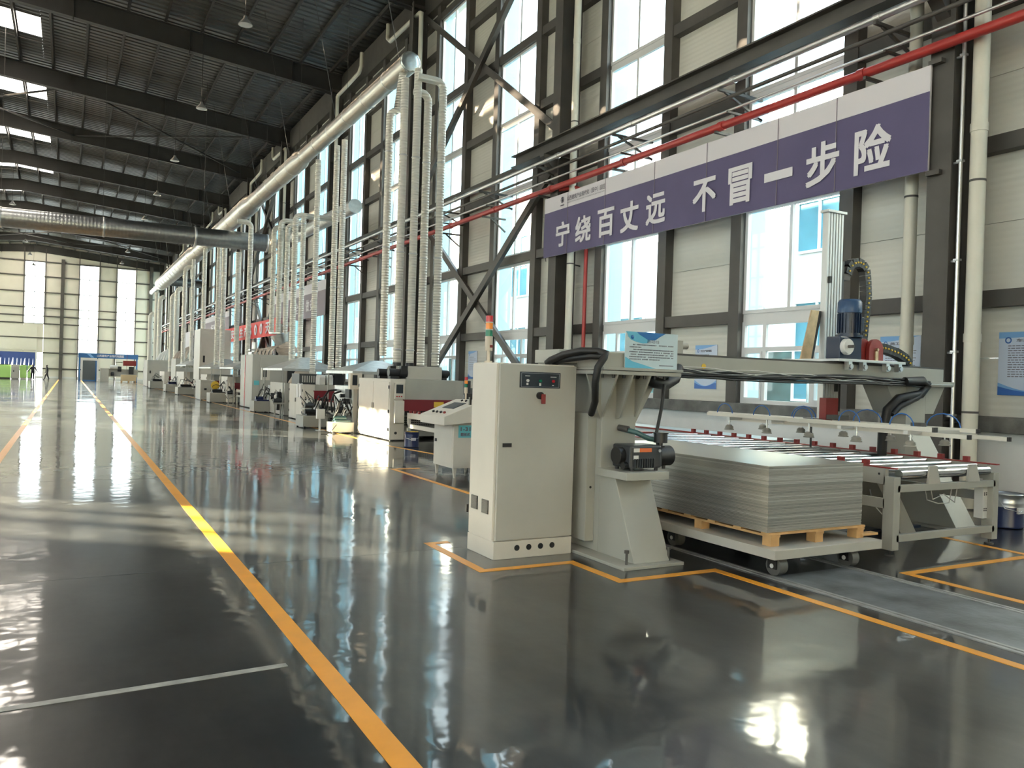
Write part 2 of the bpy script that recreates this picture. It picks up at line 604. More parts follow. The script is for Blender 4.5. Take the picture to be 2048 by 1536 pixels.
# ------------------------------------------------------------------ right wall
b = MB(); b.box(11.6, 12.0, YBACK, YEND, 0, 1.09)
wallr = struct(b.build('wall_right', 'white_wall', origin=(0, 0, 0)))
b = MB(); b.box(11.45, 12.0, YBACK, YEND, 1.085, 1.31)
b.build('concrete_sill', 'sill', wallr, bevel=0.01)
b = MB(); b.box(11.72, 12.0, YBACK, YEND, 14.75, 17.0); b.build('panel', 'panel', wallr)
LV = [1.31, 3.0, 5.22, 7.3, 9.45, 11.55, 13.5, 14.75]      # girt levels
STRIPS = [(0.0, 2.0), (4.5, 6.85), (9.25, 10.6)]
WINS = [(2.1, 4.4), (6.95, 9.15)]
bay_parts = []
y0 = COLS[0]
for a, c in STRIPS:
    for i in range(len(LV) - 1):
        zm = (LV[i] + LV[i + 1]) / 2
        for z0_, z1_ in ((LV[i], zm - 0.004), (zm + 0.004, LV[i + 1])):
            b = MB(); b.box(11.72, 11.84, y0 + a, y0 + c, z0_, z1_)
            bay_parts.append(b.build('panel', 'panel', wallr))
for a in (1.96, 4.54, 6.81, 9.29):
    b = MB()
    b.box(11.50, 11.72, y0 + a - 0.14, y0 + a + 0.14, 1.31, 15.4)
    bay_parts.append(b.build('post', 'steel', wallr))
for i, z in enumerate(LV[1:]):
    if z in (5.22, 11.55, 14.75):
        b = MB(); b.box(11.53, 11.72, y0, y0 + BAY, z - 0.12, z + 0.12)
        bay_parts.append(b.build('girt', 'steel', wallr))
    else:
        for a, c in STRIPS:
            b = MB(); b.box(11.53, 11.72, y0 + a, y0 + c, z - 0.12, z + 0.12)
            bay_parts.append(b.build('girt', 'steel', wallr))
for k in range(1, 14):
    for o in bay_parts:
        inst(o, (0, BAY * k, 0), wallr)

def i_column(y, x0=10.9, x1=11.5, w=0.36, top=15.6, m='steel'):
    b = MB()
    b.box(x0, x0 + 0.03, y - w / 2, y + w / 2, 0, top)
    b.box(x1 - 0.03, x1, y - w / 2, y + w / 2, 0, top)
    b.box(x0 + 0.03, x1 - 0.03, y - 0.012, y + 0.012, 0, top)
    b.box(x0 - 0.06, x1 + 0.02, y - w / 2 - 0.06, y + w / 2 + 0.06, 0.0, 0.03)
    for z in (1.2, 7.4, 12.0):
        b.box(x0 + 0.03, x1 - 0.03, y - w / 2, y + w / 2, z, z + 0.02)
    return b.build('column', m, wallr)
c0 = i_column(COLS[0] - 0.1)
for k in range(1, 15):
    inst(c0, (0, BAY * k, 0), wallr)

# diagonal bracing
def brace(p, q, x, w=0.22):
    b = MB()
    b.bar((x, p[0], p[1]), (x, q[0], q[1]), 0.03, w, up=(0, 0, 1))
    b.bar((x + 0.09, p[0], p[1]), (x + 0.09, q[0], q[1]), 0.18, 0.03)
    return b.build('brace', 'steel', wallr)
for ya in (COLS[4], COLS[7], COLS[0]):
    yb = ya + BAY
    brace((ya, 7.75), (yb, 0.3), 11.22); brace((ya, 0.3), (yb, 7.75), 11.38)
    brace((ya, 15.3), (yb, 8.0), 11.22); brace((ya, 8.0), (yb, 15.3), 11.38)

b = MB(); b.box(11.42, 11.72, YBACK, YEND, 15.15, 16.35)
b.build('eaves_shade_strip', 'steel', wallr)  # dark strip added over the cream panels to imitate shade under the eaves
# windows: frame, panes, outer blue flashing; one tall window per opening
def make_window(name, y0, y1):
    root = sroot(name, (11.68, y0, 1.31))
    W = y1 - y0
    f = MB()
    x0, x1 = 11.62, 11.70
    units = [(1.31, 2.9), (3.06, 5.1), (5.34, 7.26), (7.36, 9.40), (9.50, 11.43), (11.67, 14.63)]
    panes = []
    for i, (za, zb) in enumerate(units):
        t = 0.07
        f.box(x0, x1, y0, y1, za, za + t); f.box(x0, x1, y0, y1, zb - t, zb)
        f.box(x0, x1, y0, y0 + t, za + t, zb - t); f.box(x0, x1, y1 - t, y1, za + t, zb - t)
        if i == 0:
            ya, yb = y0 + 0.58, y1 - 0.58
            zm = za + (zb - za) * 0.66
            f.box(x0, x1, y0 + t, y1 - t, zm - 0.04, zm + 0.04)
            for q in (ya, yb):
                f.box(x0, x1, q - 0.04, q + 0.04, za + t, zm - 0.04)
                f.box(x0, x1, q - 0.04, q + 0.04, zm + 0.04, zb - t)
            # opening casements carry a second, prouder frame
            for (u, v_) in ((y0 + t, ya - 0.04), (yb + 0.04, y1 - t)):
                s_ = 0.045
                f.box(x0 - 0.02, x1, u, u + s_, za + t, zm - 0.04); f.box(x0 - 0.02, x1, v_ - s_, v_, za + t, zm - 0.04)
                f.box(x0 - 0.02, x1, u + s_, v_ - s_, za + t, za + t + s_); f.box(x0 - 0.02, x1, u + s_, v_ - s_, zm - 0.04 - s_, zm - 0.04)
            for (u, v_) in ((y0 + t, ya - 0.04), (ya + 0.04, yb - 0.04), (yb + 0.04, y1 - t)):
                panes += [(u, v_, za + t, zm - 0.04), (u, v_, zm + 0.04, zb - t)]
        else:
            ym = y0 + W * 0.5
            f.box(x0, x1, ym - 0.035, ym + 0.035, za + t, zb - t)
            panes += [(y0 + t, ym - 0.035, za + t, zb - t), (ym + 0.035, y1 - t, za + t, zb - t)]
    # infill strips beside the steel and between units
    for za, zb in ((2.9, 3.06), (7.26, 7.36), (9.40, 9.50), (5.1, 5.34), (11.43, 11.67), (14.63, 14.75)):
        f.box(x0 + 0.02, x1, y0, y1, za, zb)
    f.build('frame', 'upvc', root)
    for (u, v_, a, c) in panes:
        b = MB(); b.box(11.655, 11.661, u, v_, a, c); b.build('pane', 'glass', root)
    j = MB()
    j.box(11.84, 12.16, y1 + 0.0, y1 + 0.05, 1.3, 14.8)
    j.box(11.84, 12.16, y0 - 0.05, y0, 1.3, 14.8)
    j.box(11.70, 11.84, y1, y1 + 0.05, 1.3, 14.8); j.box(11.70, 11.84, y0 - 0.05, y0, 1.3, 14.8)
    j.build('outer_flashing', 'blue_jamb', root)
    return root
wt = [tree(make_window('window_1', COLS[0] + WINS[0][0], COLS[0] + WINS[0][1])),
      tree(make_window('window_2', COLS[0] + WINS[1][0], COLS[0] + WINS[1][1]))]
nwin = 2
for k in range(1, 14):
    for t in wt:
        nwin += 1
        c = dup(t, (0, BAY * k, 0))
        c.name = 'window_%d' % nwin

# ------------------------------------------------------------------ end wall
END = 123.95
b = MB(); b.box(XL, XR + 0.1, END + 0.10, END + 0.3, 0, 0.02)
walle = struct(b.build('wall_end', 'white_wall', origin=(0, 0, 0)))
ewin = [(-5.35, -3.1, 7.2, 15.4), (1.03, 3.3, 2.4, 15.35), (5.6, 7.85, 2.4, 15.3), (-16.5, -14.3, 2.4, 15.3), (-11.5, -9.3, 2.4, 15.3)]
levels = [0.0, 1.25, 3.35, 5.3, 7.2, 8.2, 9.3, 11.35, 13.45, 15.4]
xs = sorted(set([XL, -16.5, -14.3, -11.5, -9.3, -5.35, -3.1, -1.0, 1.03, 3.3, 5.6, 7.85, 9.85, XR + 0.1]))
door_x, door_z = (-9.6, -3.85), 3.6
for i in range(len(xs) - 1):
    for j in range(len(levels) - 1):
        xa, xb, za, zb = xs[i], xs[i + 1], levels[j], levels[j + 1]
        if any(xa >= w[0] - 0.01 and xb <= w[1] + 0.01 and za >= w[2] - 0.2 and zb <= w[3] + 0.2 for w in ewin):
            continue
        if xb <= -3.0 and xa >= -9.7 and za < 3.0:
            if xa < -5 or za >= 3.3:
                continue
            xa = -3.85
        b = MB(); b.box(xa + 0.01, xb - 0.01, END, END + 0.1, za + 0.01, zb - 0.01)
        b.build('panel', 'panel_end', walle)
b = MB()
b.box(XL, XR, END, END + 0.1, 15.42, 19)
b.build('panel', 'panel_end', walle)
b = MB(); b.box(-9.8, -3.8, END - 0.12, END - 0.02, 3.65, 6.95); b.build('door_header', 'panel_end', walle)
for z in levels[1:]:
    for i in range(len(xs) - 1):
        xa, xb = xs[i], xs[i + 1]
        if any(xa >= w[0] - 0.01 and xb <= w[1] + 0.01 and w[2] - 0.1 < z < w[3] - 0.1 for w in ewin) or (xb < -3.05 and z < 3.5):
            continue
        b = MB(); b.box(xa, xb, END - 0.16, END, z - 0.08, z + 0.08); b.build('girt', 'steel', walle)
for x, w in ((-8.6, 0.14), (-5.45, 0.12), (-3.0, 0.12), (0.95, 0.12), (3.4, 0.12), (5.5, 0.12), (7.95, 0.12), (-1.0, 0.42), (9.85, 0.42)):
    b = MB(); b.box(x - w / 2, x + w / 2, END - (0.4 if w > 0.3 else 0.15), END - 0.02, 7.2 if x < -2 else 0, 15.9 if w > 0.3 else 17.2)
    b.build('post', 'steel', walle)
b = MB(); b.box(-3.8, XR, END - 0.06, END - 0.01, 0.0, 0.22); b.build('base_strip', 'white_wall', walle)
nw = nwin
for (xa, xb, za, zb) in ewin:
    nw += 1
    r_ = sroot('window_%d' % nw, (xa, END, za))
    f = MB()
    f.box(xa, xa + 0.05, END, END + 0.08, za, zb); f.box(xb - 0.05, xb, END, END + 0.08, za, zb)
    f.box((xa + xb) / 2 - 0.03, (xa + xb) / 2 + 0.03, END, END + 0.08, za, zb)
    lv = [za] + [q for q in levels if za < q < zb] + [zb]
    for q in lv:
        f.box(xa, xb, END, END + 0.08, q - 0.05, q + 0.05)
    f.build('frame', 'upvc', r_)
    for q in range(len(lv) - 1):
        b = MB(); b.box(xa, xb, END + 0.04, END + 0.046, lv[q] + 0.05, lv[q + 1] - 0.05); b.build('pane', 'glass', r_)
# wide gateway with a blue strip curtain on the left of the end wall
d = sroot('door_1', (-6.7, END, 0))
f = MB()
f.box(-9.75, -9.6, END - 0.1, END + 0.1, 0, 3.65); f.box(-3.95, -3.8, END - 0.1, END + 0.1, 0, 3.65)
f.build('door_frame', 'white_wall', d)
x = -9.6
i = 0
while x < -4.0:
    w = 0.42
    b = MB()
    s_ = 0.10 if i % 3 else 0.36
    b.prism([(x, END + 0.05, 3.62), (x + 0.45, END + 0.05, 3.62), (x + 0.45, END + 0.05, 2.6), (x + w - s_ + 0.03, END + 0.05, 0.9), (x, END + 0.05, 0.9)], (0, 0.02, 0))
    b.build('curtain_strip', 'curtain', d)
    x += 0.45
    i += 1

# ------------------------------------------------------------------ left wall and the wall behind (outside the picture)
b = MB()
lw = [(-20, -16), (-13, -9), (-5, -1), (3, 7), (10.5, 14.5), (24.1, 26.9), (40.1, 42.9)] + [(47 + 6.0 * i, 50.0 + 6.0 * i) for i in range(13)]  # unseen windows, placed so their sun strips land on floor and sander
edges = [YBACK] + [e for p in lw for e in p] + [YEND]
for i in range(0, len(edges) - 1, 2):
    b.box(XL - 0.3, XL, edges[i], edges[i + 1], 0, 18)
for (a, c) in lw:
    top = 11.6 if a == 24.1 else 14.5 if a == 40.1 else 12.9  # window heads cut to limit how far the sun reaches in
    b.box(XL - 0.3, XL, a, c, 0, 1.3); b.box(XL - 0.3, XL, a, c, top, 18)
wall_l = struct(b.build('wall_left', 'panel_end', origin=(0, 0, 0)))
for (a, c) in lw:
    nw += 1
    top = 11.6 if a == 24.1 else 14.5 if a == 40.1 else 12.9
    r_ = sroot('window_%d' % nw, (XL, a, 1.3))
    f = MB()
    for z in (1.3, 3.1, 5.2, 7.3, 9.4, 11.5, 14.4):
        if z <= top:
            f.box(XL - 0.12, XL - 0.04, a, c, z, z + 0.12)
    for y, w_ in ((a, 0.1), ((a + c) / 2 - 0.5, 0.22), ((a + c) / 2 + 0.35, 0.16), (c - 0.1, 0.1)):  # inner bars widened to throw shadow streaks into the sun patches
        f.box(XL - 0.12, XL - 0.04, y, y + w_, 1.3, top)
    f.build('frame', 'upvc', r_)
    b = MB(); b.box(XL - 0.09, XL - 0.084, a, c, 1.3, top); b.build('pane', 'glass', r_)
b = MB(); b.box(XL, XR + 0.3, YBACK - 0.3, YBACK, 0, 18)
struct(b.build('wall_back', 'panel_end', origin=(0, 0, 0)))

# ------------------------------------------------------------------ roof
def roof_slab(b, x0, x1, y0, y1, t0, t1):
    vs = []
    for y in (y0, y1):
        for x in (x0, x1):
            vs.append((x, y, rz(x) + t0)); vs.append((x, y, rz(x) + t1))
    b.add(vs, [(0, 1, 3, 2), (4, 6, 7, 5), (0, 4, 5, 1), (2, 3, 7, 6), (1, 5, 7, 3), (0, 2, 6, 4)])
b = MB()
for xa, xb in ((XL - 0.3, RIDGE), (RIDGE, 12.1)):
    roof_slab(b, xa, xb, YBACK - 0.3, COLS[0], 1.22, 1.30)
ceiling = struct(b.build('ceiling', 'roofsheet', origin=(0, 0, 0)))
def sheets(y0):
    """ribbed roof sheets of one bay, with the gap left for the skylight band"""
    out = []
    def rib(xa, xb, ya, yb):
        b = MB()
        n = max(1, round((yb - ya) / 0.41))
        for i in range(n):
            y = ya + (yb - ya) * i / n
            w = (yb - ya) / n
            prof = [(0, 0), (0.35, 0), (0.45, 0.05), (0.75, 0.05), (0.85, 0), (1, 0)]
            for k in range(5):
                p, q = prof[k], prof[k + 1]
                b.add([(xa, y + p[0] * w, rz(xa) + 1.22 + p[1]), (xb, y + p[0] * w, rz(xb) + 1.22 + p[1]),
                       (xb, y + q[0] * w, rz(xb) + 1.22 + q[1]), (xa, y + q[0] * w, rz(xa) + 1.22 + q[1])], [(0, 1, 2, 3)])
        return b.build('roof_sheet', 'roofsheet', ceiling)
    out.append(rib(-1.55, 12.1, y0, y0 + BAY))
    out.append(rib(RIDGE, -1.55, y0, y0 + 4.25)); out.append(rib(RIDGE, -1.55, y0 + 6.75, y0 + BAY))
    out.append(rib(-6.5, RIDGE, y0, y0 + 4.25)); out.append(rib(-6.5, RIDGE, y0 + 6.75, y0 + BAY))
    out.append(rib(XL - 0.3, -6.5, y0, y0 + BAY))
    b = MB(); roof_slab(b, RIDGE, -1.55, y0 + 4.25, y0 + 6.75, 1.24, 1.246); out.append(b.build('skylight_panel', 'skylight', ceiling))
    b = MB(); roof_slab(b, -6.5, RIDGE, y0 + 4.25, y0 + 6.75, 1.24, 1.246); out.append(b.build('skylight_panel', 'skylight', ceiling))
    return out
bp = sheets(COLS[0])
for i in range(21):                                   # purlins
    x = 10.9 - 1.5 * i
    if x < XL:
        break
    b = MB()
    z = rz(x)
    b.box(x - 0.012, x + 0.012, COLS[0], COLS[0] + BAY, z + 0.96, z + 1.21)
    b.box(x - 0.08, x + 0.012, COLS[0], COLS[0] + BAY, z + 0.95, z + 0.97)
    b.box(x - 0.012, x + 0.08, COLS[0], COLS[0] + BAY, z + 1.195, z + 1.215)
    bp.append(b.build('purlin', 'roofsteel', ceiling))
b = MB()
for y in (3.5, 7.1):
    b.bar((11.3, COLS[0] + y, rz(11.3) + 1.06), (RIDGE, COLS[0] + y, rz(RIDGE) + 1.06), 0.02, 0.02)
    b.bar((RIDGE, COLS[0] + y, rz(RIDGE) + 1.06), (XL, COLS[0] + y, rz(XL) + 1.06), 0.02, 0.02)
bp.append(b.build('sag_rod', 'roofsteel', ceiling))
for k in range(1, 14):
    for o in bp:
        inst(o, (0, BAY * k, 0), ceiling)
# tapered portal rafters
b = MB()
yc = COLS[0] - 0.1
for xa, xb in ((XL, RIDGE), (RIDGE, 11.5)):
    for lo, hi, w in ((0.0, 0.03, 0.30), (0.03, 0.92, 0.02), (0.92, 0.95, 0.30)):
        vs = []
        for y in (yc - w / 2, yc + w / 2):
            for x in (xa, xb):
                vs.append((x, y, rz(x) + lo)); vs.append((x, y, rz(x) + hi))
        b.add(vs, [(0, 1, 3, 2), (4, 6, 7, 5), (0, 4, 5, 1), (2, 3, 7, 6), (1, 5, 7, 3), (0, 2, 6, 4)])
for x in (9.0, 4.4, -0.2, -8, -13):
    b.box(x - 0.012, x + 0.012, yc - 0.17, yc + 0.17, rz(x) - 0.12, rz(x) + 0.95)
rf = b.build('rafter', 'roofsteel', ceiling)
for k in range(1, 15):
    inst(rf, (0, BAY * k, 0), ceiling)
# knee haunches and roof cross bracing
b = MB()
b.prism([(11.5, yc - 0.01, 15.2), (9.2, yc - 0.01, rz(9.2)), (11.5, yc - 0.01, rz(11.5))], (0, 0.02, 0))
hn = b.build('haunch', 'roofsteel', ceiling)
for k in range(1, 15):
    inst(hn, (0, BAY * k, 0), ceiling)
for ya in (COLS[7], COLS[12]):
    for xa, xb in ((10.5, 0.0), (0.0, -10.0)):
        for p, q in ((ya, ya + BAY), (ya + BAY, ya)):
            b = MB(); b.bar((xa, p, rz(xa) + 0.4), (xb, q, rz(xb) + 0.4), 0.09, 0.09); b.build('roof_brace', 'roofsteel', ceiling)

# ------------------------------------------------------------------ outside
b = MB(); b.box(XR + 0.4, 60, -60, 170, -0.35, -0.15)
struct(b.build('ground', 'ground', origin=(0, 0, 0)))
b = MB(); b.box(-160, XL - 0.4, -60, 170, -0.35, -0.15)
struct(b.build('ground', 'ground', origin=(0, 0, 0)))
nb = thing('neighbouring_building', 'white clad building with blue windows seen outside through the right windows', 'building', (27, 50, -0.15))
b = MB(); b.box(27, 30, -40, 150, 3.2, 14.5); b.build('wall', 'facade', nb)
b = MB(); b.box(27.02, 30, -40, 150, -0.15, 3.2); b.build('ground_floor_glazing', 'facade_dark', nb)
gm = MB(); gm.box(26.9, 27.02, 0, 2.2, 1.2, 5.2); gm.v = [(x, y - 1.1 - 40, z) for x, y, z in gm.v]
g0 = gm.build('window', 'facade_glass', nb)
fm = MB()
for (ya, yb, za, zb) in ((-1.2, -1.1, 1.1, 5.3), (1.1, 1.2, 1.1, 5.3), (-1.1, 1.1, 1.1, 1.2), (-1.1, 1.1, 5.2, 5.3), (-0.05, 0.05, 1.2, 5.2), (-1.1, 1.1, 3.2, 3.3)):
    fm.box(26.82, 26.95, ya - 40, yb - 40, za, zb)
f0 = fm.build('window_frame', 'upvc', nb)
for k in range(1, 45):
    for zz in ((0, 6.2) if k % 2 else (0,)):
        inst(g0, (0, 4.2 * k, zz), nb); inst(f0, (0, 4.2 * k, zz), nb)
ORD0 = ['first', 'second', 'third', 'fourth', 'fifth', 'sixth']
# foil-lagged plant pipes in the gap between the buildings
for i, (y, h) in enumerate(((8.5, 2.1), (12.2, 2.6), (17.5, 2.4), (24.0, 2.8), (30.0, 2.5), (38.0, 2.6))):
    o = thing('outdoor_duct', ORD0[i] + ' silver foil-lagged duct bend outside, counted from the right, seen low through the windows', 'duct', (16, y, -0.15), 'lagged ducts outdoors')
    b = MB(); b.tube([(16, y + 1.2, -0.15), (16, y + 1.2, h - 0.9)] + arc((16, y + 0.3, h - 0.9), 0.9, 0, PI, (0, 1, 0), (0, 0, 1), 10) + [(16, y - 0.6, -0.15)], 0.42, 14)
    b.build('duct_bend', 'foil', o)

# ------------------------------------------------------------------ pipes and beams along the right wall
def hpipe(name, m, x, z, r, ya, yb, label, cat, joints=0):
    b = MB(); b.cyl((x, ya, z), (x, yb, z), r, 14)
    if joints:
        y = ya + 1.0
        while y < yb:
            b.cyl((x, y - 0.06, z), (x, y + 0.06, z), r * 1.22, 14)
            y += joints
    return tag(b.build(name, m, origin=(x, ya, z)), label, cat)
rp_ = hpipe('fire_pipe', 'redpipe', 10.78, 6.58, 0.075, -8, 121, 'long red fire main running along the wall above the banners', 'pipe', 3.1)
b = MB(); b.tube([(10.78, 18.6, 6.58), (11.1, 17.2, 6.56), (11.32, 17.0, 6.45), (11.35, 16.95, 6.3), (11.35, 16.95, 0.1)], 0.05, 10); b.build('riser', 'redpipe', rp_)
sp_ = hpipe('silver_pipe', 'galvpipe', 10.45, 7.20, 0.06, -8, 121, 'long galvanised pipe above the red fire main', 'pipe', 3.0)
dp_ = hpipe('dark_pipe', 'steel', 10.6, 6.99, 0.035, -8, 121, 'thin dark pipe just under the galvanised pipe', 'pipe')
dp2 = hpipe('grey_pipe', 'galvpipe', 10.72, 6.80, 0.025, -8, 121, 'thin grey pipe, lowest of the three above the red fire main', 'pipe')
for k in range(-2, 37):
    y = 1.4 + 3.3 * k
    if y > 119:
        break
    b = MB()
    b.bar((11.5, y, 7.11), (10.38, y, 7.11), 0.05, 0.05); b.bar((11.5, y, 6.72), (10.55, y, 7.09), 0.04, 0.04)
    b.bar((11.5, y, 6.74), (10.62, y, 6.74), 0.04, 0.04)
    br_ = b.build('pipe_bracket', 'steel', sp_)
    b = MB(); b.bar((11.5, y + 0.4, 6.48), (10.70, y + 0.4, 6.48), 0.05, 0.05); b.bar((11.5, y + 0.4, 6.1), (11.0, y + 0.4, 6.46), 0.04, 0.04)
    b.build('pipe_bracket', 'steel', rp_)
o = thing('crane_beam', 'dark steel runway beam crossing above the purple banner', 'beam', (10.7, 8, 7.4))
b = MB(); b.box(10.55, 10.85, -8, 19.6, 7.76, 7.79); b.box(10.55, 10.85, -8, 19.6, 7.46, 7.49); b.box(10.69, 10.71, -8, 19.6, 7.49, 7.76)
b.build('i_beam', 'steel', o)
b = MB()
for y in (-3.35, 7.25, 17.85):
    b.prism([(11.0, y - 0.1, 7.44), (10.5, y - 0.1, 7.44), (10.5, y - 0.1, 7.38), (11.0, y - 0.1, 6.9)], (0, 0.2, 0))
b.build('corbel', 'steel', o)
o = tag(MB().box(11.38, 11.5, 19.6, 120, 7.70, 7.90).build('wall_beam', 'steel'), 'long dark wall beam above the pipes, beyond the runway beam', 'beam')

# white downpipes
ORD = ['first', 'second', 'third', 'fourth', 'fifth', 'sixth', 'seventh', 'eighth', 'ninth', 'tenth', 'eleventh', 'twelfth']
def downpipe(x, y, r, label, ztop=15.3, elbow=False, group=None, clips=(1.35, 4.6, 8.2, 11.8)):
    o = thing('downpipe', label, 'pipe', (x, y, 0), group)
    b = MB()
    if elbow:
        b.tube([(x, y, 0.02), (x, y, ztop - 0.4)], r, 14)
        b.tube([(x, y, ztop - 0.5), (x, y + 0.1 * elbow, ztop - 0.38), (x, y + 3.3 * elbow, ztop - 0.30), (x, y + 3.6 * elbow, ztop - 0.1), (x, y + 3.6 * elbow, ztop + 0.5)], r, 12)
    else:
        b.tube([(x, y, 0.02), (x, y, ztop)], r, 18)
    b.build('pipe', 'pvc', o)
    for z in (2.35, 5.3, 7.6, 10.2):
        b = MB(); b.cyl((x, y, z), (x, y, z + 0.12), r * 1.1, 18); b.build('collar', 'pvc', o)
    for z in clips:
        b = MB(); b.cyl((x, y, z), (x, y, z + 0.03), r * 1.06, 16)
        b.bar((x, y, z + 0.015), (11.49, y + 0.18, z + 0.015), 0.03, 0.03)
        b.build('pipe_clip', 'steel', o)
    return o
downpipe(11.1, 6.80, 0.105, 'thick white downpipe on the near side of the nearest column', 16.4)
downpipe(11.25, 7.92, 0.095, 'thick white downpipe just behind the nearest column, passing behind the purple banner', 16.4)
downpipe(11.08, 17.25, 0.09, 'white downpipe at the left end of the purple banner', 15.3)
for k in range(5, 14):
    downpipe(11.08, COLS[k] - 0.62, 0.085, ORD[k - 5] + ' white downpipe beyond the purple banner, with a slanted branch below the eaves', 15.5, 1 if k % 2 else -1, 'far white downpipes')
o = thing('conduit', 'thin grey vertical conduit against the dark side of the nearest column', 'pipe', (10.95, 6.98, 0))
b = MB(); b.cyl((10.98, 6.98, 0.02), (10.98, 6.98, 15.4), 0.028, 10); b.build('tube', 'galvpipe', o)
b = MB()
for z in (1.3, 2.2, 3.5, 4.9, 6.4):
    b.box(10.94, 11.02, 6.94, 7.02, z, z + 0.03); b.bar((10.98, 6.98, z), (10.98, 7.08, z), 0.03, 0.03)
b.build('clamp', 'galvpipe', o)

# ------------------------------------------------------------------ dust extraction ducts
o = thing('main_duct', 'long galvanised main duct running diagonally across the picture to its round end cap', 'duct', (7.9, 20.6, 10.1))
segs = [(20.6, 32.0, 0.27), (32.0, 42.0, 0.36), (42.0, 62.0, 0.47), (62.0, 88.0, 0.60), (88.0, 98.0, 0.28)]
b = MB(); prof = []
for i, (ya, yb, r) in enumerate(segs):
    if i:
        prof.append((r, ya + 0.5))
    else:
        prof.append((r, ya))
    prof.append((r, yb))
b.lathe((7.9, 0, 10.15), prof, 28, 'Y'); b.build('duct_shell', 'duct_y', o)
for (ya, yb, r) in segs:
    y = ya + 1.6
    while y < yb - 0.3:
        b = MB(); b.lathe((7.9, y, 10.15), [(r, -0.02), (r + 0.014, -0.012), (r + 0.014, 0.012), (r, 0.02)], 28, 'Y')
        b.build('joint_ring', 'galv', o)
        y += 1.9
b = MB(); b.lathe((7.9, 20.58, 10.15), [(0.0, -0.02), (0.12, -0.018), (0.25, -0.012), (0.285, 0.0), (0.285, 0.05), (0.27, 0.06)], 28, 'Y')
b.build('end_cap', 'foil', o)
for y in (21.0, 27.0, 33.5, 40, 47, 54, 62, 70, 78, 86):
    b = MB(); r = [q[2] for q in segs if q[0] <= y][-1]
    b.bar((7.9 - 0.2, y, 10.15 + r * 0.9), (7.9 - 1.1, y + 1.2, rz(7.0) + 0.9), 0.012, 0.012)
    b.bar((7.9 + 0.2, y, 10.15 + r * 0.9), (7.9 + 0.35, y + 0.6, rz(8.2) + 0.9), 0.012, 0.012)
    b.build('hanger_wire', 'steel', o)

o = thing('cross_duct', 'long spiral duct crossing high from the left edge of the picture to the machine row', 'duct', (0, 45, 8.1))
b = MB(); b.cyl((-16, 45, 8.48), (9.3, 45, 8.66), 0.47, 28); b.build('duct_shell', 'duct_x', o)
for x in (-12, -7.5, -3.0, 1.35, 5.6, 9.25):
    b = MB(); b.lathe((x, 45, 8.48 + (x + 16) * 0.0071), [(0.475, -0.05), (0.495, -0.04), (0.495, 0.04), (0.475, 0.05)], 28, 'X'); b.build('joint_ring', 'galv', o)
b = MB(); b.bar((1.3, 45, 9.0), (1.3, 45, rz(1.3) + 0.9), 0.02, 0.02); b.bar((-3, 45, 9.0), (-3, 45, rz(-3) + 0.9), 0.02, 0.02); b.bar((6, 45, 9.0), (6, 45, rz(6) + 0.9), 0.02, 0.02)
b.build('hanger_wire', 'steel', o)
o = thing('cross_duct', 'short distant bluish duct joining the far end of the main duct to the right wall', 'duct', (10, 84, 9.7))
b = MB(); b.cyl((8.3, 84, 10.1), (11.45, 84, 10.1), 0.42, 20); b.build('duct_shell', 'duct_x', o)

G1 = 'ribbed ducts rising from the near machine'
G2 = 'ribbed ducts rising from the second machine'
G3 = 'ribbed ducts above the tall cabinet'
G4 = 'distant ribbed ducts of the machine row'
def drop(x, y, zt, zb, r, label, group=None, to=7.9, tz=None):
    o = thing('drop_duct', label, 'duct', (x, y, zb), group)
    tz = zt if tz is None else tz
    d = to - x
    b = MB()
    pts = [(x, y, zb), (x, y, zt - r * 2.2)]
    if abs(d) > 0.35:
        sg = 1 if d > 0 else -1
        R = r * 2.0
        pts += [(x + sg * R * (1 - math.cos(t)), y, zt - R + R * math.sin(t)) for t in (0.25, 0.7, 1.15, 1.5708)]
        pts += [(to - sg * 0.1, y, tz)]
    else:
        pts += [(x, y, zt + 0.35)] if zt > 8.9 else [(x, y, zt)]
    b.tube(pts, r, 16); b.build('duct_pipe', 'duct_v', o)
    b = MB()
    n = int((zt - zb) / 2.6) + 1
    for i in range(n):
        z = zb + 0.35 + i * 2.6
        b.lathe((x, y, z), [(r, -0.02), (r + 0.014, -0.01), (r + 0.014, 0.01), (r, 0.02)], 16)
    b.build('clamp_ring', 'galv', o)
    return o
drop(7.47, 20.9, 8.85, 2.17, 0.10, 'leftmost ribbed duct of the five over the near machine', G1, 7.9, 9.9)
drop(7.69, 20.4, 9.25, 2.0, 0.105, 'second ribbed duct from the left over the near machine', G1, 7.9, 9.9)
drop(8.06, 20.4, 9.58, 1.99, 0.105, 'middle ribbed duct, directly under the end cap of the main duct', G1, 7.9, 9.9)
drop(8.41, 20.5, 9.35, 1.92, 0.105, 'second ribbed duct from the right over the near machine', G1, 7.9)
drop(8.76, 20.3, 9.68, 1.93, 0.105, 'rightmost ribbed duct of the five, with the longest horizontal arm', G1, 7.9)
for x, y, r in ((7.69, 20.4, 0.105), (8.06, 20.4, 0.105)):
    pass
drop(7.66, 28.8, 8.95, 1.62, 0.10, 'single ribbed duct left of the pair over the second machine', G2, 8.0, 9.9)
drop(7.95, 27.5, 9.2, 1.69, 0.10, 'left ribbed duct of the pair over the second machine', G2, 7.9, 9.9)
drop(8.12, 27.2, 9.35, 1.69, 0.10, 'right ribbed duct of the pair over the second machine', G2, 7.9, 9.9)
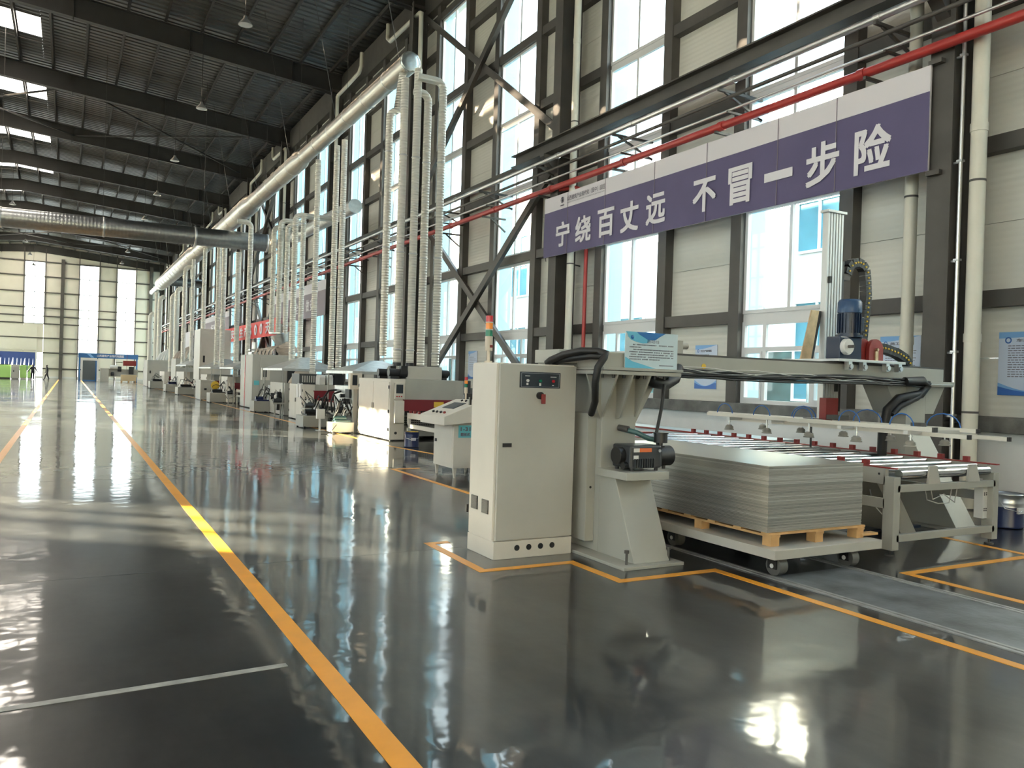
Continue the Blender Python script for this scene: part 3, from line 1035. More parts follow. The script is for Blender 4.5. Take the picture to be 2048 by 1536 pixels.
for i, (x, y, zt, zb) in enumerate(((8.14, 37.95, 8.35, 3.46), (8.36, 37.6, 8.62, 3.48), (8.60, 37.25, 8.40, 3.42))):
    drop(x, y, zt, zb, 0.115, ('left', 'middle', 'right')[i] + ' ribbed duct of the three above the tall cabinet', G3, 9.6)
drop(7.96, 33.2, 8.1, 2.1, 0.12, 'left thick ribbed duct on the silver hood between tall cabinet and second machine', G3, 9.4)
drop(8.14, 32.6, 8.0, 2.1, 0.10, 'right ribbed duct on the silver hood between tall cabinet and second machine', G3, 9.4)
drop(7.77, 41.5, 9.05, 1.9, 0.12, 'ribbed duct crossing in front of the cross duct, left of the tall cabinet ducts', G4, 7.0, 9.05)
for i, (x, y, zt, zb, r) in enumerate(((7.86, 45.2, 8.05, 1.35, 0.13), (7.42, 48.9, 9.3, 1.83, 0.13), (7.62, 48.3, 9.3, 1.78, 0.14), (7.63, 56, 9.3, 1.83, 0.13),
                         (7.3, 63.4, 9.2, 1.81, 0.15), (7.62, 61.5, 9.2, 1.82, 0.13), (7.5, 70, 8.2, 1.81, 0.2), (7.5, 73.4, 8.0, 1.45, 0.2),
                         (7.5, 84, 8.6, 1.8, 0.22), (7.6, 88.5, 9.0, 1.79, 0.22), (7.5, 94, 7.6, 1.79, 0.25))):
    drop(x, y, zt, zb, r, ORD[i] + ' ribbed duct left of the one crossing the cross duct, over the far machines', G4, 7.9)

# header behind the ducts of the tall cabinet
o = thing('header_duct', 'dark lagged header duct near the wall behind the tall cabinet ducts', 'duct', (9.7, 37, 8.0))
b = MB(); b.cyl((9.6, 30.5, 8.2), (9.6, 40.5, 8.4), 0.28, 18); b.build('duct_shell', 'galv', o)

# ------------------------------------------------------------------ pendant lamps
def lamp(x, y, z, label, group):
    o = thing('pendant_lamp', label, 'lamp', (x, y, z), group)
    b = MB(); b.lathe((x, y, z), [(0.24, 0.0), (0.23, 0.03), (0.12, 0.16), (0.07, 0.22), (0.06, 0.30), (0.0, 0.31)], 20); b.build('lamp_shade', 'shade', o)
    b = MB(); b.lathe((x, y, z), [(0.0, -0.03), (0.15, -0.02), (0.22, 0.01)], 20); b.build('lamp_glass', 'bulb', o)
    b = MB(); b.cyl((x, y, z + 0.3), (x, y, rz(x) + 0.955), 0.012, 6); b.build('cord', 'black', o)
    return o
lamp(4.9, 28.2, 13.25, 'round pendant lamp nearest the camera under the dark roof', None)
lamp(4.9, 38.4, 13.3, 'second nearest pendant lamp, below and left of the first', None)
for k in range(2, 8):
    lamp(4.9, 28.2 + 10.3 * k, 13.3, ORD[k] + ' pendant lamp of the right row, counted from the camera', 'far pendant lamps')
for k in range(3, 8):
    lamp(-4.1, 41 + 10.6 * k, 13.9, ORD[k - 3] + ' pendant lamp near the left edge, counted from the camera', 'far left pendant lamps')

# ------------------------------------------------------------------ banners
def cloth(xc, ya, yb, za, zb, amp=0.012, n=60, m=6, ph=0.0):
    b = MB()
    vs, fs = [], []
    for i in range(n + 1):
        for j in range(m + 1):
            y = ya + (yb - ya) * i / n
            z = za + (zb - za) * j / m
            dx = amp * math.sin(i * 0.9 + ph) * (0.4 + 0.6 * math.sin(j * 0.8 + ph)) + amp * 0.6 * math.sin(i * 0.31 + j * 0.7)
            vs.append((xc + dx, y, z))
    for i in range(n):
        for j in range(m):
            a = i * (m + 1) + j
            fs.append((a, a + 1, a + m + 2, a + m + 1))
    b.add(vs, fs, True)
    return b
o = thing('slogan_banner', 'long purple slogan banner with white Chinese characters above the tall cabinet and gantry', 'banner', (10.8, 12.7, 4.82))
cloth(10.80, 7.36, 18.12, 4.83, 5.98, 0.006, 90).build('purple_field', 'banner_purple', o)
cloth(10.80, 7.36, 18.12, 5.98, 6.36, 0.006, 90, 3).build('white_strip', 'banner_white', o)
b = MB(); b.box(10.815, 10.84, 7.36, 18.12, 4.83, 6.36); b.build('backing', 'banner_white', o)
b = MB()
for y in (8.97, 10.2, 12.0, 13.6, 15.4, 17.0):
    b.box(10.785, 10.792, y - 0.006, y + 0.006, 4.83, 6.36)
b.build('fold_line', 'banner_grey', o)
chars = [('宁', 17.49, 16.88, 5.04, 5.63), ('绕', 16.59, 15.95, 5.02, 5.63), ('百', 15.65, 15.02, 5.02, 5.64), ('丈', 14.75, 14.12, 5.0, 5.64),
         ('远', 13.83, 13.22, 5.03, 5.65), ('不', 12.35, 11.73, 5.04, 5.66), ('冒', 11.37, 10.8, 5.03, 5.70), ('一', 10.47, 9.86, 5.30, 5.40),
         ('步', 9.54, 8.91, 5.01, 5.69), ('险', 8.59, 7.97, 5.02, 5.71)]
for ch, ya, yb, za, zb in chars:
    text(ch, 'character', 'banner_text', o, (10.785, ya, za), (0, -1, 0), (0, 0, 1), ya - yb, zb - za, 0.024)
text('山西建筑产业现代化（晋中）园区', 'small_lettering', 'ink', o, (10.785, 17.02, 6.13), (0, -1, 0), (0, 0, 1), 1.62, 0.12, 0.008)
text('SHANXI CONSTRUCTION INDUSTRY MODERNIZATION (JINZHONG) PARK', 'small_lettering', 'ink', o, (10.785, 17.02, 6.06), (0, -1, 0), (0, 0, 1), 1.60, 0.035, 0.0)
b = MB()
b.lathe((10.787, 17.25, 6.20), [(0.075, 0), (0.075, -0.003), (0.06, -0.003), (0.06, 0)], 24, 'X')
b.prism([(10.785, 17.27, 6.26), (10.785, 17.23, 6.26), (10.785, 17.23, 6.15), (10.785, 17.27, 6.15)], (0.002, 0, 0))
b.prism([(10.785, 17.30, 6.20), (10.785, 17.20, 6.20), (10.785, 17.25, 6.14)], (0.002, 0, 0))
b.prism([(10.785, 17.34, 6.075), (10.785, 17.16, 6.075), (10.785, 17.16, 6.05), (10.785, 17.34, 6.05)], (0.002, 0, 0))
b.build('emblem', 'ink', o)
b = MB()
for y in (7.42, 18.05):
    b.cyl((10.82, y, 6.36), (10.9, y + (0.1 if y > 12 else -0.1), 6.45), 0.008, 6)
    b.cyl((10.82, y, 4.84), (10.9, y + (0.1 if y > 12 else -0.1), 4.76), 0.008, 6)
b.box(10.80, 10.9, 7.2, 7.4, 6.36, 6.42); b.box(10.82, 10.9, 7.2, 7.4, 4.76, 4.83)
b.build('tie', 'steel', o)

BANS = []
o = thing('slogan_banner', 'mauve grey banner half hidden behind the second machine ducts', 'banner', (10.8, 41.5, 4.5))
BANS.append((o, (10.8, 38.6, 50.0, 4.52, 6.2)))
cloth(10.80, 38.6, 50.0, 4.5, 5.75, 0.01, 60).build('grey_field', 'banner_grey', o)
cloth(10.80, 38.6, 50.0, 5.75, 6.25, 0.01, 60, 3).build('white_strip', 'banner_white', o)
for i, ch in enumerate('全岗'):
    text(ch, 'character', 'banner_text', o, (10.78, 44.4 - i * 0.75, 4.85), (0, -1, 0), (0, 0, 1), 0.6, 0.6, 0.02)
for i, ch in enumerate('做安全'):
    text(ch, 'character', 'banner_text', o, (10.78, 42.2 - i * 0.8, 4.85), (0, -1, 0), (0, 0, 1), 0.62, 0.6, 0.02)
o = thing('slogan_banner', 'bright red cloth banner with white lettering behind the tall cabinet', 'banner', (10.2, 55, 3.6))
BANS.append((o, (10.2, 46.0, 63.5, 3.8, 4.7)))
cloth(10.2, 46.0, 63.5, 3.75, 4.75, 0.03, 60).build('red_field', 'banner_red', o)
for i, ch in enumerate('安全生产500天'):
    text(ch, 'character', 'banner_text', o, (10.15, 60.5 - i * 1.65, 3.95), (0, -1, 0), (0, 0, 1), 1.1 if ord(ch) > 200 else 0.7, 0.62, 0.03)
o = thing('slogan_banner', 'small distant grey banner left of the red one', 'banner', (10.8, 70, 4.6))
BANS.append((o, (10.8, 65.6, 77.9, 4.45, 6.3)))
cloth(10.8, 65.5, 78, 4.4, 5.9, 0.01, 40).build('grey_field', 'banner_grey', o)
cloth(10.8, 65.5, 78, 5.9, 6.35, 0.01, 40, 3).build('white_strip', 'banner_white', o)
text('标准', 'character', 'banner_text', o, (10.78, 74.5, 4.8), (0, -1, 0), (0, 0, 1), 3.0, 0.8, 0.03)
o = thing('distant_banner', 'plain white banner, farthest on the right wall', 'banner', (10.8, 91, 3.9))
cloth(10.8, 88, 95, 3.9, 5.6, 0.01, 20).build('cloth', 'banner_white', o)
BANS.append((o, (10.8, 88.1, 94.9, 3.95, 5.55)))

def ties(o, x, ya, yb, za, zb, xe=11.5):
    for y in (ya, (ya + yb) / 2, yb):
        for z in (za, zb):
            b = MB(); b.cyl((x - 0.01, y, z), (xe, y, z), 0.012, 6); b.build('tie', 'steel', o)
for o_, a_ in BANS:
    ties(o_, *a_)

# ------------------------------------------------------------------ posters on the right wall
def poster(yc, z0, w, h, label, title=None, lines=9, x=11.70):
    o = thing('wall_poster', label, 'poster', (x, yc, z0))
    ya, yb = yc + w / 2, yc - w / 2
    b = MB(); b.box(x, x + 0.008, yb, ya, z0, z0 + h); b.build('sheet', 'paper', o)
    # wave artwork at foot and head
    def wave(f, g, m, nm, dx):
        b = MB(); n = 14
        for i in range(n):
            t0, t1 = i / n, (i + 1) / n
            q = [(x - dx, ya - w * t0, z0 + h * f(t0)), (x - dx, ya - w * t1, z0 + h * f(t1)), (x - dx, ya - w * t1, z0 + h * g(t1)), (x - dx, ya - w * t0, z0 + h * g(t0))]
            b.add(q, [(3, 2, 1, 0)])
        b.build(nm, m, o)
    wave(lambda t: 0.0, lambda t: 0.20 - 0.13 * math.sin(PI * t), 'poster_mid', 'wave_print', 0.001)
    wave(lambda t: 0.0, lambda t: 0.14 - 0.08 * math.sin(PI * min(1, t * 1.1)), 'poster_blue', 'wave_print', 0.002)
    wave(lambda t: 1 - 0.10 * math.cos(t * PI / 2), lambda t: 1.0, 'poster_mid', 'wave_print', 0.001)
    b = MB()
    b.lathe((x - 0.001, ya - w * 0.14, z0 + h * 0.87), [(0.05 * w, 0), (0.05 * w, -0.001), (0.03 * w, -0.001), (0.03 * w, 0)], 16, 'X')
    b.build('emblem', 'poster_blue', o)
    if title:
        text(title, 'title', 'ink', o, (x - 0.002, ya - w * 0.26, z0 + h * 0.84), (0, -1, 0), (0, 0, 1), w * 0.5, h * 0.05, 0.02)
    b = MB(); rr = random.Random(int(yc * 10))
    for i in range(lines):
        z = z0 + h * (0.78 - 0.52 * i / lines)
        yy = ya - w * 0.14
        end = yb + w * (0.12 if i % 3 else 0.4)
        while yy > end:
            s_ = w * rr.uniform(0.03, 0.07)
            b.box(x - 0.002, x - 0.001, yy - s_, yy, z - h * 0.006, z + h * 0.006)
            yy -= s_ + w * 0.012
    b.build('print_lines', 'ink', o)
    return o
poster(6.30, 1.62, 0.95, 0.90, 'large blue and white rules poster at the right edge of the picture', '车间负责人', 14)
poster(8.35, 1.62, 0.72, 0.90, 'blue and white poster partly hidden behind the downpipe above the gantry motor', '施工基本', 12)
poster(12.85, 1.56, 0.66, 0.92, 'blue and white poster behind the gantry beam, between the two windows', '安全生产操作规程', 9)
poster(18.9, 1.62, 0.62, 0.92, 'pale poster on the panel left of the column behind the tall cabinet', None, 8)
poster(24.0, 1.62, 0.66, 0.92, 'pale poster above the left rear of the tall cabinet', None, 8)
poster(29.6, 1.62, 0.66, 0.92, 'pale poster behind the rightmost ribbed ducts', None, 8)
poster(45.6, 1.62, 0.8, 0.9, 'small blue poster seen under the silver hood', None, 6)

# ------------------------------------------------------------------ tall control cabinet with signal tower
o = thing('control_cabinet', 'tall ivory control cabinet with signal tower, foremost in the middle', 'cabinet', (3.78, 6.64, 0))
x0, x1, y0_, y1_ = 3.37, 4.20, 6.37, 6.91
b = MB(); b.box(x0 + 0.004, x1 - 0.004, y0_ + 0.03, y1_ - 0.02, 0.0, 1.775); b.build('cabinet_body', 'machine_white', o, bevel=0.006)
b = MB(); b.box(x0, x1, y0_, y1_, 0.0, 0.16); b.build('plinth', 'machine_white', o, bevel=0.004)
for i in range(4):
    b = MB(); cx_ = 3.61 + 0.125 * i; b.cyl((cx_, y0_ - 0.004, 0.095), (cx_, y0_ + 0.01, 0.095), 0.027, 20)
    b.build('cable_hole', 'black', o)
b = MB(); b.box(x0 + 0.016, x1 - 0.002, y0_, y0_ + 0.028, 0.17, 1.765); dr = b.build('door', 'machine', o, bevel=0.004)
b = MB(); b.box(x0 + 0.06, x0 + 0.15, y0_ - 0.008, y0_, 1.015, 1.05); b.build('latch', 'black', dr)
b = MB(); b.box(x0 - 0.003, x0 + 0.01, y0_ + 0.035, y1_ - 0.02, 0.17, 1.765); sd = b.build('side_door', 'machine_white', o, bevel=0.003)
for ya, za in ((6.83, 0.405), (6.61, 0.395)):
    b = MB(); b.box(x0 - 0.012, x0 - 0.003, ya - 0.125, ya, za, za + 0.125)
    for k in range(9):
        b.box(x0 - 0.016, x0 - 0.012, ya - 0.118, ya - 0.007, za + 0.008 + k * 0.0132, za + 0.014 + k * 0.0132)
    b.build('vent_grille', 'black', sd)
for z in (1.37, 0.35):
    b = MB(); b.box(x0 - 0.02, x0, y1_ - 0.005, y1_ + 0.02, z, z + 0.075); b.build('hinge', 'black', sd)
b = MB(); b.box(3.585, 4.02, y0_ - 0.006, y0_, 1.555, 1.70); pn = b.build('control_panel', 'panelblack', o, bevel=0.003)
b = MB()
for (xa, xb, za, zb) in ((3.6, 4.005, 1.688, 1.69), (3.6, 4.005, 1.563, 1.565), (3.6, 3.602, 1.565, 1.688), (4.003, 4.005, 1.565, 1.688)):
    b.box(xa, xb, y0_ - 0.0075, y0_ - 0.006, za, zb)
b.build('border', 'galvpipe', pn)
for x, m_ in ((3.665, 'white'), (3.80, 'lamp_green'), (3.94, 'lamp_red')):
    b = MB(); b.cyl((x, y0_ - 0.02, 1.62), (x, y0_ - 0.006, 1.62), 0.013, 18); b.build('indicator_lamp', m_, pn)
b = MB()
b.box(3.655, 3.675, y0_ - 0.008, y0_ - 0.006, 1.58, 1.60); b.box(3.79, 3.81, y0_ - 0.008, y0_ - 0.006, 1.575, 1.60)
b.box(3.64, 3.69, y0_ - 0.007, y0_ - 0.006, 1.66, 1.666); b.box(3.91, 3.975, y0_ - 0.007, y0_ - 0.006, 1.655, 1.662); b.box(3.93, 3.95, y0_ - 0.007, y0_ - 0.006, 1.578, 1.583)
b.build('caption', 'white', pn)
b = MB(); b.cyl((3.80, y0_ - 0.03, 1.485), (3.80, y0_, 1.485), 0.034, 24); b.build('rotary_switch', 'black', o)
b = MB(); b.box(3.80, 3.835, y0_ - 0.06, y0_ - 0.03, 1.41, 1.50); b.build('switch_handle', 'redpaint', o, bevel=0.005)
st = None
sx_, sy_ = 3.475, 6.79
b = MB(); b.cyl((sx_, sy_, 1.775), (sx_, sy_, 1.795), 0.04, 18); b.cyl((sx_, sy_, 1.79), (sx_, sy_, 1.90), 0.018, 12); b.cyl((sx_, sy_, 1.89), (sx_, sy_, 2.02), 0.036, 20)
st = b.build('signal_tower', 'tower', o)
for i, m_ in enumerate(('lamp_green', 'lamp_amber', 'lamp_red')):
    b = MB(); b.cyl((sx_, sy_, 2.026 + i * 0.068), (sx_, sy_, 2.086 + i * 0.068), 0.034, 22); b.build('lens', m_, st)
    b = MB(); b.cyl((sx_, sy_, 2.018 + i * 0.068), (sx_, sy_, 2.028 + i * 0.068), 0.036, 22); b.build('spacer', 'tower', st)
b = MB(); b.box(sx_ - 0.006, sx_ + 0.022, sy_ - 0.040, sy_ - 0.034, 1.92, 1.945); b.build('sticker', 'redpaint', st)

# ------------------------------------------------------------------ loading gantry
ga = thing('loading_gantry', 'pale grey steel gantry loader spanning the stack and the roller conveyor', 'machine', (7.0, 6.6, 0))
b = MB(); b.box(4.23, 4.90, 5.58, 7.25, 0.0, 0.03); b.build('base_plate', 'machine_green', ga, bevel=0.004)
for x, y in ((4.33, 5.68), (4.80, 5.68), (4.33, 7.1), (4.8, 7.1)):
    b = MB(); b.cyl((x, y, 0.03), (x, y, 0.15), 0.012, 12); b.cyl((x, y, 0.13), (x, y, 0.155), 0.024, 6); b.build('anchor_bolt', 'steel', ga)
# column: upright box plus a raked foot in front and behind
b = MB()
b.box(4.40, 4.80, 6.22, 6.92, 0.03, 1.72)
b.prism([(4.40, 5.66, 0.03), (4.40, 6.22, 0.03), (4.40, 6.22, 0.80), (4.40, 6.0, 0.80)], (0.40, 0, 0))
b.prism([(4.40, 7.2, 0.03), (4.40, 6.92, 0.03), (4.40, 6.92, 1.0)], (0.40, 0, 0))
b.build('column', 'machine_green', ga, bevel=0.006)
b = MB(); b.box(4.30, 4.40, 6.30, 6.62, 0.12, 1.33); tk = b.build('cable_cover', 'machine_green', ga, bevel=0.004)
b = MB(); b.cyl((4.35, 6.297, 0.63), (4.35, 6.301, 0.63), 0.012, 12); b.build('knockout', 'black', tk)
b = MB(); b.box(4.36, 4.84, 5.75, 6.25, 0.755, 0.825); b.build('pump_shelf', 'machine_green', ga, bevel=0.004)
for poly_, vec_ in (([(4.40, 6.24, 1.70), (4.23, 6.24, 1.70), (4.40, 6.24, 1.28)], (0, 0.02, 0)),
                    ([(4.80, 6.24, 1.70), (5.08, 6.24, 1.70), (4.80, 6.24, 1.22)], (0, 0.02, 0)),
                    ([(4.40, 6.22, 1.70), (4.40, 6.0, 1.70), (4.40, 6.22, 1.30)], (0.02, 0, 0)),
                    ([(4.56, 6.22, 1.70), (4.56, 5.98, 1.70), (4.56, 6.16, 1.30), (4.56, 6.22, 1.28)], (0.02, 0, 0)),
                    ([(4.78, 6.22, 1.70), (4.78, 6.0, 1.70), (4.78, 6.22, 1.30)], (0.02, 0, 0)),
                    ([(4.80, 6.90, 1.70), (5.08, 6.90, 1.70), (4.80, 6.90, 1.22)], (0, 0.02, 0))):
    b = MB(); b.prism(poly_, vec_); b.build('gusset', 'machine_green', ga)
b = MB(); b.box(4.225, 5.14, 5.98, 7.1, 1.70, 1.735); b.box(4.225, 5.16, 5.97, 7.11, 1.74, 1.765); b.build('head_plate', 'machine_green', ga, bevel=0.003)
b = MB()
for i in range(7):
    b.cyl((4.26 + i * 0.12, 6.03, 1.668), (4.26 + i * 0.12, 6.03, 1.70), 0.013, 6)
b.build('bolt_row', 'black', ga)
# main beam
b = MB(); b.box(4.225, 9.86, 6.40, 6.85, 1.765, 1.925); b.box(4.02, 4.225, 6.40, 6.85, 1.795, 1.925); bm = b.build('beam', 'machine_green', ga, bevel=0.005)
b = MB(); b.box(9.1, 10.02, 6.35, 6.9, 1.735, 1.765); b.box(4.23, 4.55, 6.05, 6.40, 1.765, 1.90); b.build('beam_foot', 'machine_green', bm, bevel=0.003)
b = MB(); b.box(5.20, 9.86, 6.40, 6.44, 1.925, 1.945); b.box(5.20, 9.86, 6.80, 6.84, 1.925, 1.945); b.build('guide_rail', 'steel', bm)
b = MB(); b.box(5.20, 10.0, 6.33, 6.40, 1.725, 1.735); b.build('cable_tray', 'alu', bm)
b = MB(); b.prism([(5.30, 6.44, 1.945), (5.55, 6.44, 1.945), (5.55, 6.44, 2.08), (5.45, 6.44, 2.08)], (0, 0.1, 0)); b.cyl((5.55, 6.49, 2.03), (5.64, 6.49, 2.03), 0.035, 12)
b.build('end_stop', 'machine_green', bm)
b = MB(); b.cyl((5.80, 6.395, 1.825), (5.80, 6.401, 1.825), 0.028, 18); b.build('inspection_sticker', 'warn', bm)
# far column under the right end
b = MB()
b.box(9.20, 9.58, 6.45, 6.85, 0.03, 1.70)
b.prism([(9.20, 5.75, 0.03), (9.20, 6.45, 0.03), (9.20, 6.45, 1.2)], (0.38, 0, 0))
b.prism([(9.20, 6.45, 1.72), (8.80, 6.45, 1.72), (9.05, 6.45, 1.35), (9.20, 6.45, 1.35)], (0, 0.35, 0))
b.prism([(9.58, 6.45, 1.72), (9.98, 6.45, 1.72), (9.75, 6.45, 1.35), (9.58, 6.45, 1.35)], (0, 0.35, 0))
b.box(8.78, 10.0, 6.35, 6.92, 1.70, 1.735)
b.box(9.1, 9.7, 5.65, 7.0, 0.0, 0.03)
b.build('far_column', 'machine_green', ga, bevel=0.004)
# cable bundle slung along the beam
b = MB()
rr = random.Random(4)
for i in range(9):
    pts = []
    ph = rr.uniform(0, 6)
    for k in range(24):
        t = k / 23
        x = 4.95 + t * 4.55
        sag = 0.035 * math.sin(t * PI * 3 + ph) * (0.5 if i > 3 else 1)
        pts.append((x, 6.355 - 0.012 * (i % 3), 1.775 - 0.012 * i * 0.8 + sag * 0.5 + rr.uniform(-0.004, 0.004)))
    b.tube(pts, 0.011, 6)
b.build('cable_bundle', 'rubber', ga)
b = MB()
for i in range(3):
    pts = [(5.2 + 4.0 * k / 15, 6.335, 1.79 + 0.03 * math.sin(k * 0.8 + i * 2) - 0.004 * k) for k in range(16)]
    b.tube(pts, 0.004, 5)
b.build('thin_wire', 'white', ga)
b = MB()
b.tube([(9.0, 6.34, 1.75), (9.32, 6.33, 1.77), (9.42, 6.33, 1.70), (9.30, 6.33, 1.60), (8.92, 6.36, 1.54), (8.74, 6.38, 1.40), (8.70, 6.40, 1.10), (8.72, 6.42, 0.85)], 0.055, 12)
b.tube([(9.35, 6.31, 1.66), (9.2, 6.31, 1.55), (8.9, 6.33, 1.44), (8.78, 6.34, 1.34)], 0.035, 10)
b.build('cable_loom', 'rubber', ga)
b = MB(); b.tube([(4.75, 6.2, 1.74), (4.95, 6.15, 1.64), (5.1, 6.15, 1.62), (5.25, 6.2, 1.68), (5.4, 6.33, 1.79)], 0.055, 12); b.build('cable_sling', 'rubber', ga)
b = MB()
b.tube([(4.30, 6.25, 1.33), (4.20, 6.05, 1.45), (4.14, 5.97, 1.62), (4.15, 5.95, 1.76), (4.21, 5.94, 1.85), (4.24, 5.95, 1.885), (4.18, 6.0, 1.905), (4.08, 6.12, 1.905), (4.0, 6.3, 1.87), (3.96, 6.45, 1.82), (3.95, 6.5, 1.79)], 0.033, 12)
b.tube([(4.22, 5.98, 1.86), (4.14, 6.05, 1.86), (4.06, 6.2, 1.84), (4.03, 6.4, 1.82), (4.03, 6.5, 1.79)], 0.030, 12)
b.build('corrugated_hose', 'rubber', ga)
b = MB(); b.tube([(5.0, 6.05, 1.62), (4.93, 6.0, 1.4), (4.86, 5.98, 1.15), (4.88, 5.96, 1.0), (4.93, 5.95, 0.95)], 0.016, 8); b.build('power_cable', 'rubber', ga)
b = MB(); b.tube([(4.62, 6.2, 1.19), (4.68, 6.05, 1.165), (4.8, 6.02, 1.11), (4.93, 5.98, 1.09)], 0.025, 10); b.build('vacuum_hose', 'tealhose', ga)
b = MB(); b.tube([(4.60, 6.22, 1.20), (4.64, 6.12, 1.19)], 0.03, 12); b.build('hose_fitting', 'steel', ga)
# carriage, motor, mast
b = MB(); b.box(7.75, 8.95, 6.30, 7.15, 1.955, 1.985); ca = b.build('carriage_plate', 'alu', ga, bevel=0.002)
for x in (7.95, 8.2, 8.62, 8.85):
    b = MB(); b.box(x - 0.03, x + 0.03, 6.30, 6.36, 1.86, 1.955); b.cyl((x, 6.28, 1.90), (x, 6.31, 1.90), 0.03, 10)
    b.build('guide_clamp', 'galv', ca)
b = MB()
b.prism([(8.22, 6.92, 1.25), (8.50, 6.92, 1.25), (8.50, 6.99, 1.25), (8.22, 6.99, 1.25)], (0, 0, 2.58))
for i in range(6):
    b.box(8.22 + i * 0.0496, 8.252 + i * 0.0496, 6.905, 6.92, 1.25, 3.83)
ms = b.build('mast', 'alu', ga, bevel=0.002)
b = MB(); b.box(8.19, 8.53, 6.88, 7.01, 3.83, 3.86); b.build('mast_cap', 'alu', ms)
b = MB(); b.box(8.50, 8.57, 6.93, 7.02, 1.35, 3.25); b.build('toothed_rack', 'black', ms)
b = MB(); b.box(8.16, 8.38, 6.80, 6.905, 1.22, 1.52); b.build('red_guard', 'redpaint', ms, bevel=0.004)
b = MB(); b.box(8.24, 8.28, 6.87, 6.905, 2.95, 3.03); b.box(8.42, 8.45, 6.87, 6.905, 1.60, 1.70); b.build('limit_switch', 'black', ms)
b = MB(); b.box(7.86, 8.24, 6.38, 6.58, 1.985, 2.25); gb = b.build('gearbox', 'blue', ga, bevel=0.012)
b = MB(); b.cyl((7.95, 6.34, 2.13), (7.95, 6.38, 2.13), 0.095, 28); b.cyl((7.93, 6.31, 2.13), (7.93, 6.34, 2.13), 0.085, 24); b.build('flange_disc', 'white', gb)
b = MB(); b.cyl((7.92, 6.24, 2.13), (7.92, 6.31, 2.13), 0.018, 12); b.build('shaft', 'steel', gb)
b = MB()
b.cyl((8.13, 6.48, 2.25), (8.13, 6.48, 2.28), 0.155, 28); b.cyl((8.13, 6.48, 2.28), (8.13, 6.48, 2.54), 0.122, 28)
for i in range(20):
    t = 2 * PI * i / 20
    b.bar((8.13 + 0.128 * math.cos(t), 6.48 + 0.128 * math.sin(t), 2.30), (8.13 + 0.128 * math.cos(t), 6.48 + 0.128 * math.sin(t), 2.53), 0.012, 0.02, (math.cos(t), math.sin(t), 0))
mo = b.build('motor', 'blue', ga)
b = MB(); b.lathe((8.13, 6.48, 2.54), [(0.135, 0), (0.138, 0.02), (0.135, 0.13), (0.112, 0.16), (0.0, 0.165)], 28); b.build('fan_cowl', 'blue_cap', mo)
b = MB(); b.box(8.25, 8.32, 6.42, 6.54, 2.33, 2.5); b.build('terminal_box', 'blue', mo, bevel=0.006)
for x, y_ in ((8.25, 6.46), (8.40, 6.40)):
    b = MB(); w_ = 0.26
    poly = [(x, y_, 1.985), (x + w_, y_, 1.985)] + [(x + w_ / 2 + w_ / 2 * math.cos(PI * k / 12), y_, 2.12 + w_ / 2 * math.sin(PI * k / 12)) for k in range(13)]
    b.prism(poly, (0, 0.05, 0)); b.build('red_cover', 'redpaint', ga, bevel=0.004)
b = MB(); b.box(8.50, 8.55, 6.385, 6.40, 1.985, 2.10); b.cyl((8.525, 6.37, 2.12), (8.525, 6.40, 2.12), 0.018, 12); b.build('cover_bracket', 'copper', ga)
b = MB(); b.prism([(7.86, 6.95, 1.99), (8.04, 6.95, 1.99), (8.16, 6.95, 2.60), (8.03, 6.95, 2.60)], (0, 0.02, 0)); b.build('bronze_plate', 'copper', ga)
b = MB(); b.prism([(8.05, 6.97, 1.99), (8.10, 6.97, 1.99), (8.23, 6.97, 2.60), (8.17, 6.97, 2.60)], (0, 0.05, 0)); b.build('bronze_plate_frame', 'black', ga)
# energy chains: separate links along a path
def chain(path, name, m='black'):
    root = None
    pts = [V(p) for p in path]
    L = []
    for i in range(len(pts) - 1):
        n = max(1, round((pts[i + 1] - pts[i]).length / 0.06))
        for k in range(n):
            L.append(pts[i].lerp(pts[i + 1], k / n))
    L.append(pts[-1])
    for i in range(len(L) - 1):
        d = (L[i + 1] - L[i])
        mid = (L[i] + L[i + 1]) / 2
        b = MB(); b.bar(mid - d * 0.47, mid + d * 0.47, 0.10, 0.11, up=(0, 0, 1) if abs(d.normalized().z) < 0.7 else (1, 0, 0))
        lk = b.build('chain_link', m, ga)
        b = MB(); b.cyl(mid + V((0, -0.062, 0)), mid + V((0, -0.048, 0)), 0.012, 8); b.build('link_pin', 'warn', lk)
chain([(8.66, 6.98, 3.10)] + [(8.66 + 0.19 * (1 - math.cos(t)), 6.98, 3.10 + 0.17 * math.sin(t)) for t in (0.5, 1.0, 1.57, 2.1, 2.6)] + [(9.04, 6.98, 3.05), (9.06, 6.98, 2.85), (9.00, 6.98, 2.25)], 'chain')
b = MB(); b.box(8.57, 8.70, 6.94, 7.02, 3.02, 3.10); b.build('chain_bracket', 'steel', ga)
chain([(8.72, 6.62, 2.17), (8.95, 6.62, 2.16), (9.2, 6.62, 2.11), (9.36, 6.62, 2.05), (9.44, 6.62, 1.975)], 'chain')

